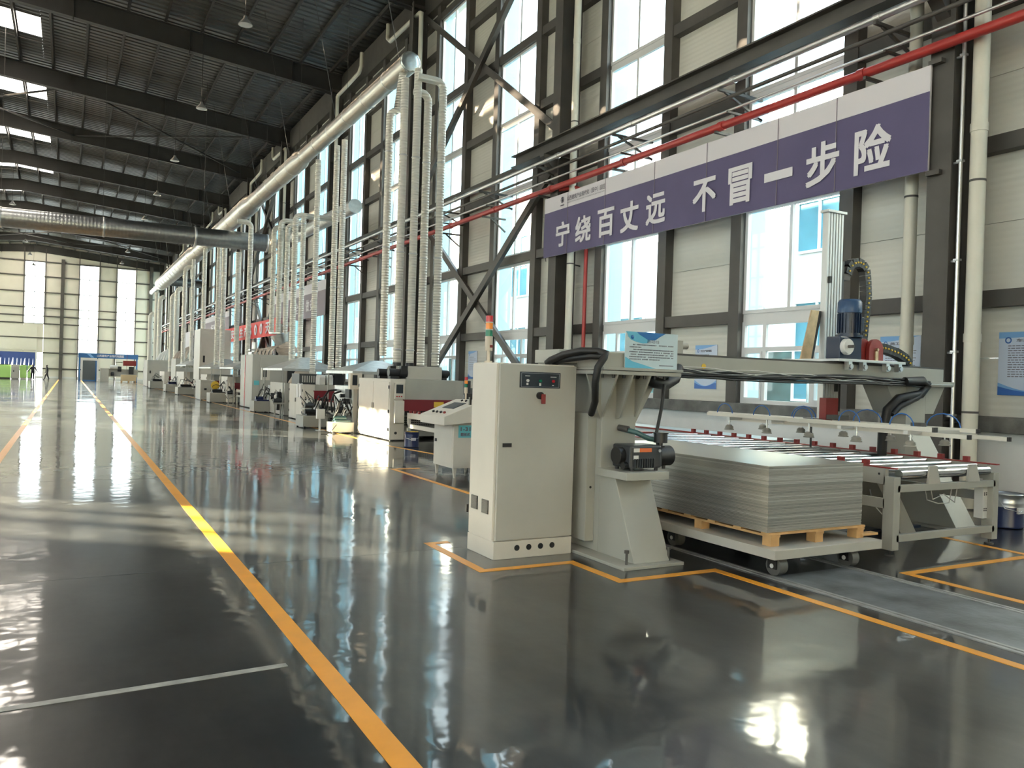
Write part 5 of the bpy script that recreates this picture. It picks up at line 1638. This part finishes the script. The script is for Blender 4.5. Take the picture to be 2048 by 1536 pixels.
def hood(x0, x1, y0, y1, z, h, label, group=None):
    o = thing('extraction_hood', label, 'hood', ((x0 + x1) / 2, (y0 + y1) / 2, z), group)
    b = MB()
    xm, ym = (x0 + x1) / 2 + 0.15, (y0 + y1) / 2
    q = 0.14
    lo = [(x0, y0, z + 0.08), (x1, y0, z + 0.08), (x1, y1, z + 0.08), (x0, y1, z + 0.08)]
    hi = [(xm - q, ym - q, z + h), (xm + q, ym - q, z + h), (xm + q, ym + q, z + h), (xm - q, ym + q, z + h)]
    base = [(p[0], p[1], z) for p in lo]
    b.add(base + lo + hi, [(0, 1, 5, 4), (1, 2, 6, 5), (2, 3, 7, 6), (3, 0, 4, 7), (4, 5, 9, 8), (5, 6, 10, 9), (6, 7, 11, 10), (7, 4, 8, 11), (8, 9, 10, 11)])
    b.build('canopy', 'galv', o)
    b = MB()
    for x in (x0 + 0.05, x1 - 0.08):
        for y in (y0 + 0.05, y1 - 0.08):
            b.box(x, x + 0.04, y, y + 0.04, 0.0, z + 0.03)
    b.build('stand_leg', 'machine_green', o)
    return o
hood(7.05, 9.1, 22.2, 24.9, 1.66, 0.42, 'pyramid-shaped silver extraction hood directly left of the sanding machine')
hood(7.0, 9.2, 30.6, 34.0, 1.72, 0.55, 'silver extraction hood left of the second machine, right of the tall cabinet')

# control boxes on posts
def box_on_post(x, y, w, za, zb, label, m='machine_white'):
    o = thing('control_box_stand', label, 'control box', (x, y, 0))
    b = MB(); b.box(x - w / 2, x + w / 2, y, y + 0.2, za, zb); bx_ = b.build('control_box', m, o, bevel=0.008)
    b = MB(); b.box(x - w * 0.32, x + w * 0.1, y - 0.004, y, za + (zb - za) * 0.25, zb - (zb - za) * 0.12); b.build('screen', 'panelblack', bx_)
    b = MB(); b.box(x - 0.05, x + 0.07, y + 0.06, y + 0.16, 0.02, za); b.box(x - 0.2, x + 0.2, y, y + 0.3, 0.0, 0.02); b.build('post', 'machine', o)
    return o
box_on_post(7.10, 22.0, 0.34, 1.22, 1.68, 'control box with screen on a post, just left of the sanding machine')
box_on_post(7.25, 34.6, 0.34, 1.30, 1.82, 'control box with screen on a post beside the beige hoses')

# roller coater with hydraulics between the sander and second machine
cm = thing('roller_coater', 'grey roller coater with plates and rollers under the nearest silver hood', 'machine', (8.0, 23.6, 0))
for x_ in (7.25, 8.85):
    b = MB(); b.box(x_, x_ + 0.2, 22.6, 24.6, 0.02, 1.30); b.build('side_frame', 'galv', cm, bevel=0.01)
for i, z in enumerate((0.82, 0.95, 1.12)):
    b = MB(); b.cyl((7.45, 23.2 + i * 0.3, z), (8.85, 23.2 + i * 0.3, z), 0.11, 18); b.build('coating_roller', 'black' if i == 1 else 'chrome', cm)
b = MB(); b.box(7.45, 8.85, 22.7, 24.5, 0.4, 0.7); b.build('bed', 'machine', cm)
b = MB(); b.box(7.19, 7.25, 22.9, 23.3, 0.95, 1.2); b.cyl((7.05, 23.1, 0.85), (7.25, 23.1, 0.85), 0.08, 12); b.cyl((7.1, 23.5, 1.0), (7.25, 23.5, 1.0), 0.06, 12); b.build('gear_motor', 'darkgrey', cm)

def pump_unit(name, label, x, y, w, d, h, mtop, seed):
    tank = 'machine_white' if seed == 1 else 'machine_green'
    o = thing(name, label, 'pump unit', (x + w / 2, y + d / 2, 0))
    b = MB(); b.box(x, x + w, y, y + d, 0.03, h); b.build('tank', tank, o, bevel=0.008)
    b = MB(); b.cyl((x + w * 0.2, y + d / 2, h + 0.10), (x + w * 0.75, y + d / 2, h + 0.10), 0.085, 16); b.box(x + w * 0.2, x + w * 0.9, y + d * 0.2, y + d * 0.8, h, h + 0.05); b.build('motor', mtop, o)
    b = MB(); b.tube([(x + w * 0.62, y + d * 0.5, h + 0.1), (x + w * 0.64, y + d * 0.4, h + 0.3), (x + w * 0.75, y + d * 0.4, h + 0.38), (x + w * 0.8, y + d * 0.5, h + 0.3)], 0.018, 8); b.cyl((x + w * 0.62, y + d * 0.5, h + 0.1), (x + w * 0.62, y + d * 0.5, h + 0.24), 0.035, 12); b.build('valve', 'tin', o)
    r_ = random.Random(seed)
    b = MB()
    for i in range(5):
        x_a = x + w * r_.uniform(0.1, 0.9)
        b.tube([(x_a, y + d * 0.5, h + 0.1), (x_a + 0.05, y + 0.05, h + r_.uniform(0.3, 0.6)), (x_a + 0.3, y + d * 0.8, h + r_.uniform(0.3, 0.7)), (x + w + 0.15, y + d, h + r_.uniform(0.0, 0.3))], 0.016, 7)
    b.build('hose', 'rubber', o)
    for xx in (x + 0.03, x + w - 0.08):
        for yy in (y, y + d - 0.05):
            b = MB(); b.box(xx, xx + 0.05, yy, yy + 0.05, 0, 0.05); b.build('foot', 'black', o)
    return o
pump_unit('hydraulic_unit', 'ivory hydraulic tank with teal motor against the left side of the sanding machine', 6.38, 21.75, 0.62, 0.6, 0.30, 'tealhose', 1)
pump_unit('hydraulic_unit', 'grey hydraulic tank with tangled black hoses, second left of the sanding machine', 6.15, 24.0, 0.75, 0.9, 0.36, 'black', 2)
o = thing('switch_box', 'small white switch box on a thin stand between the two hydraulic tanks', 'control box', (6.35, 22.9, 0))
b = MB(); b.box(6.25, 6.48, 22.85, 22.98, 0.34, 0.62); b.build('box', 'white', o, bevel=0.006)
b = MB(); b.box(6.33, 6.38, 22.9, 22.95, 0.0, 0.34); b.box(6.25, 6.48, 22.8, 23.0, 0, 0.015); b.build('stand', 'white', o)
o = tag(MB().tube([(6.45, 21.6, 0.25), (6.3, 21.5, 0.10), (6.15, 21.45, 0.012), (6.0, 21.5, 0.012)], 0.012, 6).build('floor_cable', 'rubber'), 'thin black cable curving from the ivory tank to the floor', 'cable')
bh = thing('bent_hose', 'pair of thick black hoses arching in front of the second machine', 'hose', (6.9, 24.4, 0))
b = MB(); b.tube([(6.75, 24.3, 0.45), (6.80, 24.2, 0.9), (6.95, 24.2, 1.12), (7.25, 24.4, 1.15)], 0.03, 8); b.build('hose', 'rubber', bh)
b = MB(); b.tube([(7.0, 23.9, 0.42), (6.92, 23.8, 0.8), (7.0, 23.8, 1.05), (7.25, 23.9, 1.12)], 0.03, 8); b.tube([(6.75, 24.3, 0.45), (6.85, 24.1, 0.47), (7.0, 23.9, 0.42)], 0.03, 8); b.build('hose', 'rubber', bh)
o = bh
b = MB(); b.tube([(6.75, 24.3, 0.45), (6.75, 24.35, 0.36)], 0.035, 8); b.build('hose_end', 'black', o)

wm2 = wide_machine('wide_coater', 'second wide ivory machine with maroon guard, left of the nearest silver hood', 7.05, 9.1, 27.6, 29.6, 1.25, screen=False, table=2.4)
b = MB(); b.box(7.1, 8.5, 28.4, 29.5, 1.25, 1.62); gr = b.build('grille_box', 'darkgrey', wm2)
b = MB()
for i in range(16):
    b.box(7.2 + i * 0.08, 7.235 + i * 0.08, 28.39, 28.4, 1.32, 1.55)
b.build('grille_slot', 'machine', gr)
for i, x in enumerate((7.62, 7.90)):
    b = MB()
    b.prism([(x, 27.7, 1.25), (x, 28.2, 1.25), (x, 28.2, 1.50), (x, 28.12, 1.60), (x, 27.78, 1.60), (x, 27.7, 1.50)], (0.22, 0, 0)); b.build('motor_cowl', 'white', wm2, bevel=0.03)
b = MB(); b.box(8.14, 8.5, 27.7, 28.2, 1.25, 1.62); b.build('motor', 'black', wm2)
b = MB(); b.box(7.75, 8.25, 27.1, 27.65, 1.62, 1.70); b.build('duct_collar', 'black', wm2)
for i, y in enumerate((27.72, 28.1)):
    b = MB(); b.prism([(7.0, y, 0.8), (7.04, y, 0.8), (7.06, y, 1.28), (6.98, y, 1.24)], (0, 0.25, 0)); b.build('bent_cover', 'white', wm2)

for i, (x, y, l) in enumerate(((6.9, 22.9, 'tangle of dark pump parts and pipes below the control box left of the sanding machine'), (6.85, 26.2, 'dark pump with white cap and pipes before the second machine'), (6.8, 30.6, 'dark gear motors and pipes under the left edge of the second machine'), (6.9, 41.2, 'dark gear motors and pipes left of the tall cabinet'), (6.9, 53.4, 'small distant cluster of dark motors and pipes'))):
    o = thing('motor_cluster', l, 'motor', (x, y, 0))
    r_ = random.Random(20 + i)
    b = MB(); b.box(x - 0.1, x + 0.35, y, y + 0.5, 0.45, 0.5); b.box(x - 0.05, x, y, y + 0.05, 0, 0.45); b.box(x + 0.25, x + 0.3, y + 0.4, y + 0.45, 0, 0.45); b.build('stand', 'machine', o)
    for k in range(3):
        b = MB(); z = 0.58 + 0.02 * k; b.cyl((x - 0.08 + 0.1 * k, y + 0.08 + 0.15 * k, z), (x + 0.22, y + 0.08 + 0.15 * k, z), 0.075, 12); b.build('motor', ('darkgrey', 'black', 'tealhose')[k], o)
    b = MB()
    for k in range(5):
        b.tube([(x + r_.uniform(-0.1, 0.3), y + r_.uniform(0, 0.5), 0.55), (x + r_.uniform(-0.2, 0.3), y + r_.uniform(0, 0.5), r_.uniform(0.75, 1.05)), (x + r_.uniform(0, 0.4), y + 0.5, r_.uniform(0.2, 0.9)), (x + 0.35, y + 0.6, 0.35)], 0.014, 6)
    b.build('pipe', 'rubber', o)
    b = MB(); b.lathe((x, y + 0.1, 0.66), [(0.03, 0), (0.045, 0.04), (0.04, 0.12), (0, 0.13)], 12); b.build('cap', 'white', o)

# second coater under the second hood
cm = thing('roller_coater', 'roller coater with white guards under the second silver hood', 'machine', (8.0, 32, 0))
for x_ in (7.2, 8.8):
    b = MB(); b.box(x_, x_ + 0.2, 31.0, 33.5, 0.02, 1.25); b.build('side_frame', 'machine', cm, bevel=0.01)
b = MB(); b.box(7.4, 8.8, 31.2, 33.3, 0.5, 0.9); b.build('bed', 'maroon', cm)
for i in range(3):
    b = MB(); b.cyl((7.4, 31.6 + i * 0.5, 1.05), (8.8, 31.6 + i * 0.5, 1.05), 0.10, 16); b.build('coating_roller', 'chrome', cm)
b = MB(); b.box(6.95, 7.1, 31.1, 31.6, 0.2, 0.9); b.cyl((6.9, 32.0, 0.7), (7.2, 32.0, 0.7), 0.12, 14); b.build('gear_motor', 'darkgrey', cm)
pump_unit('hydraulic_unit', 'low grey tank with dark blue pump in front of the tall cabinet', 6.6, 33.6, 0.7, 0.9, 0.45, 'bucketblue', 3)
o = thing('white_cylinders', 'row of three white bent cylinders in front of the tall cabinet', 'cylinder', (7.9, 35.6, 0.0))
for i in range(3):
    b = MB(); b.box(7.60 + i * 0.24, 7.78 + i * 0.24, 35.5, 35.75, 0.55, 1.08); b.prism([(7.60 + i * 0.24, 35.5, 0.55), (7.78 + i * 0.24, 35.5, 0.55), (7.72 + i * 0.24, 35.5, 0.36), (7.54 + i * 0.24, 35.5, 0.36)], (0, 0.25, 0)); b.build('cylinder', 'white', o)
b = MB(); b.box(7.5, 8.4, 35.5, 35.8, 0.0, 0.38); b.build('base', 'machine', o)
lt = thing('work_table', 'ivory work table with a dark top edge right of the tall cabinet', 'table', (8.1, 34.9, 0))
b = MB(); b.box(7.3, 9.0, 34.4, 35.3, 0.78, 0.92); b.build('table_top', 'white', lt); b = MB(); b.box(7.2, 9.0, 34.3, 34.4, 0.92, 0.95); b.build('edge_bar', 'black', lt)
for x in (7.35, 8.9):
    b = MB(); b.box(x, x + 0.06, 34.45, 34.51, 0, 0.78); b.box(x, x + 0.06, 35.2, 35.26, 0, 0.78); b.build('leg', 'white', lt)

# tall cabinet with the red cable
tc_ = thing('tall_cabinet', 'tall pale machine cabinet with a red stripe down its side, middle of the row', 'cabinet', (8.1, 38.2, 0))
b = MB(); b.box(7.12, 9.15, 36.8, 39.6, 0.03, 2.42); b.build('cabinet_body', 'machine', tc_, bevel=0.015)
b = MB(); b.box(7.45, 8.65, 36.78, 36.8, 0.25, 2.30); dd = b.build('door', 'machine', tc_, bevel=0.01)
b = MB(); b.box(7.55, 7.75, 36.74, 36.78, 1.42, 1.47); b.build('handle', 'black', dd)
b = MB(); b.box(7.2, 7.42, 36.785, 36.8, 1.05, 1.25); b.build('number_sticker', 'teal', tc_)
b = MB(); b.box(8.66, 9.15, 36.72, 36.8, 1.0, 2.0); b.build('dark_opening', 'black', tc_)
b = MB(); b.box(7.105, 7.12, 38.42, 38.52, 0.03, 2.42); b.build('red_stripe', 'lamp_red', tc_)
b = MB(); b.cyl((7.3, 36.79, 0.14), (7.3, 36.80, 0.14), 0.05, 12); b.build('bolt_cover', 'black', tc_)
b = MB(); b.box(7.3, 7.7, 38.0, 38.8, 2.42, 2.55); b.cyl((7.5, 38.4, 2.5), (7.5, 38.4, 3.0), 0.12, 14); b.box(7.25, 7.8, 38.2, 38.6, 2.62, 2.68); b.build('top_valve', 'galv', tc_)
o = thing('dust_manifold', 'silver funnel and fat beige hoses on top of the tall cabinet', 'duct', (8.7, 37.6, 2.43))
b = MB(); b.cyl((8.42, 37.6, 3.46), (8.42, 37.6, 3.40), 0.46, 22); b.cyl((8.45, 37.6, 3.40), (8.6, 37.6, 2.95), 0.44, 22, 0.30); b.build('funnel', 'galv', o)
b = MB(); b.lathe((8.75, 37.6, 2.43), [(0.28, 0.0), (0.42, 0.18), (0.45, 0.4), (0.32, 0.62), (0.1, 0.7)], 20); b.build('bag', 'hose_beige', o)
for i in range(5):
    b = MB(); b.tube([(8.55, 37.5, 2.9), (8.2 - i * 0.12, 37.4, 2.78 - 0.03 * i), (8.0 - i * 0.16, 37.2, 2.62), (7.95 - i * 0.17, 37.15, 2.42)], 0.06, 10); b.build('hose', 'hose_beige', o)
b = MB(); b.tube([(9.1, 35.6, 1.75), (8.9, 35.5, 1.55), (8.55, 35.4, 1.15), (8.45, 35.35, 1.0)], [0.28, 0.27, 0.2, 0.12], 14)
o2 = tag(b.build('beige_hose', 'hose_beige'), 'fat beige hose curving down beside the control box, right of the tall cabinet', 'hose')
b = MB(); b.box(8.35, 8.6, 35.2, 35.5, 0.92, 1.02); tag(b.build('hose_clamp_block', 'black'), 'small black block on the work table under the fat beige hose', 'block')

# machines beyond the tall cabinet
def far_group(items):
    for f in items:
        f()
wide_machine('wide_coater', 'wide machine with maroon guard immediately left of the tall cabinet', 7.1, 9.1, 43.0, 45.5, 1.35, screen=False, table=2.0)
hood(7.0, 9.2, 41.0, 45.0, 1.75, 0.55, 'silver hood immediately left of the tall cabinet')
hood(7.0, 9.2, 48.0, 53.0, 1.75, 0.6, 'silver hood, second left of the tall cabinet')
hood(7.0, 9.3, 59.0, 65.0, 1.9, 0.7, 'distant silver hood over a long white machine')
wide_machine('wide_coater', 'small distant machine with maroon guard under the second silver hood left of the tall cabinet', 7.1, 9.1, 50.0, 52.5, 1.4, screen=False, table=2.0)
def plain_cabinet(x0, x1, y0, y1, h, label, m='machine', cables=True):
    o = thing('machine_cabinet', label, 'cabinet', ((x0 + x1) / 2, (y0 + y1) / 2, 0))
    b = MB(); b.box(x0, x1, y0, y1, 0.03, h); b.build('cabinet_body', m, o, bevel=0.02)
    b = MB(); b.box(x0 + 0.08, x1 - 0.08, y0 - 0.02, y0, 0.2, h - 0.15); d_ = b.build('door', m, o, bevel=0.01)
    b = MB(); b.box(x0 + 0.2, x0 + 0.32, y0 - 0.05, y0 - 0.02, h * 0.5, h * 0.6); b.build('handle', 'black', d_)
    b = MB(); b.box(x0 + 0.05, x1 - 0.05, y0 + 0.05, y1 - 0.05, 0, 0.03); b.build('base', 'black', o)
    return o
plain_cabinet(6.35, 7.1, 47.0, 49.0, 1.1, 'waist-high grey cabinet left of the hydraulic parts, beyond the tall cabinet')
plain_cabinet(7.3, 9.2, 54.8, 57.5, 4.3, 'very tall cream box standing above the row beside the red banner', 'machine_white')
plain_cabinet(7.2, 9.2, 67.0, 70.0, 2.5, 'distant ivory cabinet with hoses on top', 'machine')
plain_cabinet(6.3, 8.3, 81.0, 85.0, 2.45, 'far pale cabinet with white hoses at the left end of the machine row', 'machine')
wide_machine('wide_coater', 'long white distant machine under the distant silver hood', 7.0, 9.2, 60.0, 64.5, 1.5, screen=False, table=1.5, doors=False, board=False)
wide_machine('wide_coater', 'far white machine between the two distant ivory cabinets', 7.0, 9.2, 73.0, 77.0, 1.45, screen=False, table=1.5, doors=False)
pump_unit('hydraulic_unit', 'tank with tangled black parts beyond the tall cabinet, right of the grey waist-high cabinet', 6.3, 43.2, 0.9, 1.1, 0.5, 'darkgrey', 5)
pump_unit('hydraulic_unit', 'distant tank with dark parts left of the grey waist-high cabinet', 6.2, 56.0, 1.2, 1.6, 0.5, 'black', 6)
pump_unit('hydraulic_unit', 'distant tank with a navy cover before the far ivory cabinet', 6.2, 63.5, 1.2, 1.6, 0.55, 'bucketblue', 7)
pump_unit('hydraulic_unit', 'farthest tank with black hoses before the far pale cabinet', 6.0, 74.0, 1.3, 1.6, 0.6, 'black', 8)
b = MB(); b.lathe((6.9, 45.6, 0.85), [(0, -0.02), (0.2, -0.02), (0.22, 0.0), (0.2, 0.02), (0, 0.02)], 18, 'Y')
o = thing('yellow_disc', 'round pale yellow disc on a machine beyond the tall cabinet', 'disc', (6.9, 45.6, 0))
b.build('disc', 'warn', o); b = MB(); b.box(6.87, 6.93, 45.62, 45.68, 0, 0.85); b.build('stand', 'machine', o)
for i, (y, z, h) in enumerate(((67.8, 2.5, 0.9), (82.0, 2.45, 1.1))):
    o = thing('hose_bundle', ('beige hose bundle on the distant ivory cabinet', 'white hose bundle on the far pale cabinet')[i], 'hose', (7.8, y, z))
    for k in range(4):
        b = MB(); b.tube([(7.2 + k * 0.25, y, z), (7.5 + k * 0.2, y + 0.2, z + h * 0.5), (8.3, y + 0.4, z + h)], 0.12, 8); b.build('hose', 'hose_beige' if i == 0 else 'white', o)

plain_cabinet(7.0, 8.6, 87.0, 95.0, 1.8, 'farthest long grey housing of the machine row, under the last ribbed ducts')
# ------------------------------------------------------------------ far end of the hall
bo = thing('blue_booth', 'blue framed booth with white lettering at the far end wall', 'booth', (4.2, 108, 0))
for x_ in (1.0, 7.12):
    b = MB(); b.box(x_, x_ + 0.18, 107.9, 108.1, 0, 3.0); b.build('post', 'booth_blue', bo)
b = MB(); b.box(0.95, 7.35, 107.85, 108.15, 2.72, 3.28); hb = b.build('header', 'booth_blue', bo)
text('山西建筑产业现代化园区', 'lettering', 'banner_text', hb, (2.9, 107.83, 2.87), (1, 0, 0), (0, 0, 1), 2.9, 0.28, 0.02)
b = MB(); b.prism([(1.8, 107.84, 3.2), (2.2, 107.84, 3.2), (2.6, 107.84, 2.76), (2.3, 107.84, 2.76)], (0, 0.01, 0)); b.build('slash_mark', 'poster_mid', hb)
b = MB(); b.box(1.25, 2.95, 108.0, 108.1, 2.4, 2.62); b.box(1.25, 1.42, 108.0, 108.1, 0, 2.4); b.box(2.9, 3.1, 108.0, 108.1, 0, 2.6); b.build('door_surround', 'white_wall', bo)
b = MB(); b.box(1.42, 2.75, 108.02, 108.08, 0.1, 2.4); b.build('mesh_door', 'booth_door', bo)
b = MB(); b.box(2.75, 2.9, 108.0, 108.1, 0, 2.4); b.box(1.42, 2.9, 108.0, 108.1, 0, 0.1); b.build('door_edge', 'booth_blue', bo)
fmch = thing('packing_machine', 'cream machine with dark rollers standing before the blue booth', 'machine', (5.0, 105.5, 0))
b = MB(); b.box(3.2, 4.1, 105.0, 106.0, 0.0, 1.55); b.build('side_frame', 'machine', fmch, bevel=0.02)
b = MB(); b.box(4.1, 7.2, 105.3, 106.3, 0.6, 1.5); b.build('bed', 'machine', fmch, bevel=0.02)
b = MB(); b.cyl((4.2, 105.1, 1.7), (5.0, 105.1, 1.7), 0.25, 16); b.build('roller', 'white', fmch)
b = MB(); b.cyl((5.0, 105.1, 1.5), (5.4, 105.1, 1.5), 0.3, 16); b.box(6.2, 6.7, 104.9, 105.3, 0.9, 1.8); b.cyl((4.3, 105.0, 0.9), (4.6, 105.0, 0.9), 0.2, 12); b.build('drive', 'darkgrey', fmch)
b = MB(); b.box(5.6, 7.0, 105.4, 106.0, 1.9, 2.5); b.bar((6.0, 105.6, 1.5), (6.0, 105.6, 3.9), 0.04, 0.04); b.build('head', 'redpaint', fmch)
cb = thing('carton_pallet', 'brown carton load on a pallet in front of the packing machine', 'carton', (6.0, 103.5, 0))
b = MB(); b.box(5.3, 6.9, 102.9, 104.2, 0.14, 0.85); b.build('carton', 'card', cb, bevel=0.02)
for x in (5.3, 6.05, 6.75):
    b = MB(); b.box(x, x + 0.12, 102.9, 104.2, 0, 0.14); b.build('runner', 'wood', cb)
for i, (xa, xb, m_, l) in enumerate(((-10.0, -5.85, 'lime', 'long lime green machine at the far left edge, below the blue curtain'), (-4.95, -4.3, 'lime', 'narrow lime green housing between the two grey boxes at far left'), (-4.95 + 0.75, -3.75, 'lime', 'last narrow lime green housing beside the first person'))):
    o = thing('green_machine', l, 'machine', ((xa + xb) / 2, 109, 0))
    b = MB(); b.box(xa, xb, 108.5, 110, 0.15, 1.6); b.build('housing', m_, o, bevel=0.03)
    b = MB(); b.box(xa + 0.05, xb - 0.05, 108.6, 109.9, 0.0, 0.15); b.build('base', 'white' if i else 'black', o)
    b = MB(); b.box(xa + 0.1, xb - 0.1, 108.7, 109.6, 1.6, 1.68); b.build('top_edge', 'black', o)
for i, (xa, xb) in enumerate(((-5.8, -5.0), (-4.28, -4.22))):
    if i:
        continue
    plain_cabinet(xa, xb, 108.3, 109.0, 1.65, 'grey box cabinet right of the long lime green machine')

# people in the distance
def person(x, y, rot, label, arms, stride):
    verts = [(0, 0, 0.95), (0, 0, 1.15), (0, 0.0, 1.38), (0, 0.01, 1.47), (0, 0.02, 1.56), (0, 0.02, 1.66),
             (0.17, 0, 1.40), (-0.17, 0, 1.40)]
    rad = [0.19, 0.18, 0.20, 0.07, 0.09, 0.09, 0.09, 0.09]
    edges = [(0, 1), (1, 2), (2, 3), (3, 4), (4, 5), (2, 6), (2, 7)]
    for s_, sh in ((1, 6), (-1, 7)):
        k = len(verts)
        ex, ey = arms
        verts += [(s_ * (0.22 + ex), ey * s_ * 0.3, 1.14), (s_ * (0.24 + ex * 1.8), ey * s_ + 0.08, 0.90), (s_ * (0.24 + ex * 1.9), ey * s_ + 0.12, 0.80)]
        rad += [0.065, 0.05, 0.05]
        edges += [(sh, k), (k, k + 1), (k + 1, k + 2)]
        k = len(verts)
        verts += [(s_ * 0.10, 0, 0.88), (s_ * 0.11, s_ * stride * 0.5 + 0.03, 0.50), (s_ * 0.12, s_ * stride, 0.08), (s_ * 0.12, s_ * stride + 0.16, 0.045)]
        rad += [0.13, 0.09, 0.065, 0.055]
        edges += [(0, k), (k, k + 1), (k + 1, k + 2), (k + 2, k + 3)]
    me = bpy.data.meshes.new('body')
    me.from_pydata(verts, edges, [])
    me.materials.append(M['cloth'])
    o = thing('person', label, 'person', (x, y, 0))
    o.rotation_euler = (0, 0, rot)
    bd = bpy.data.objects.new('body', me)
    COL.objects.link(bd)
    bd.parent = o
    sk = bd.modifiers.new('skin', 'SKIN')
    for i, r in enumerate(rad):
        me.skin_vertices[0].data[i].radius = (r, r)
    me.skin_vertices[0].data[0].use_root = True
    ss = bd.modifiers.new('sub', 'SUBSURF')
    ss.levels = 1
    ss.render_levels = 1
    b = MB(); b.lathe((x, y + 0.02, 1.52), [(0.0, -0.02), (0.06, 0.0), (0.095, 0.08), (0.09, 0.14), (0.05, 0.19), (0.0, 0.20)], 14); b.build('face', 'skin', o)
    b = MB(); b.lathe((x, y + 0.03, 1.60), [(0.103, 0.0), (0.105, 0.06), (0.06, 0.125), (0.0, 0.135)], 14); b.build('hair', 'hair', o)
    return o
person(-3.62, 107.0, 0.2, 'person in dark clothes with arms held out, nearer the green machines', (0.14, 0.05), 0.05)
person(-2.2, 106.5, 1.5, 'person in dark clothes walking mid-stride on the aisle', (0.02, 0.12), 0.24)
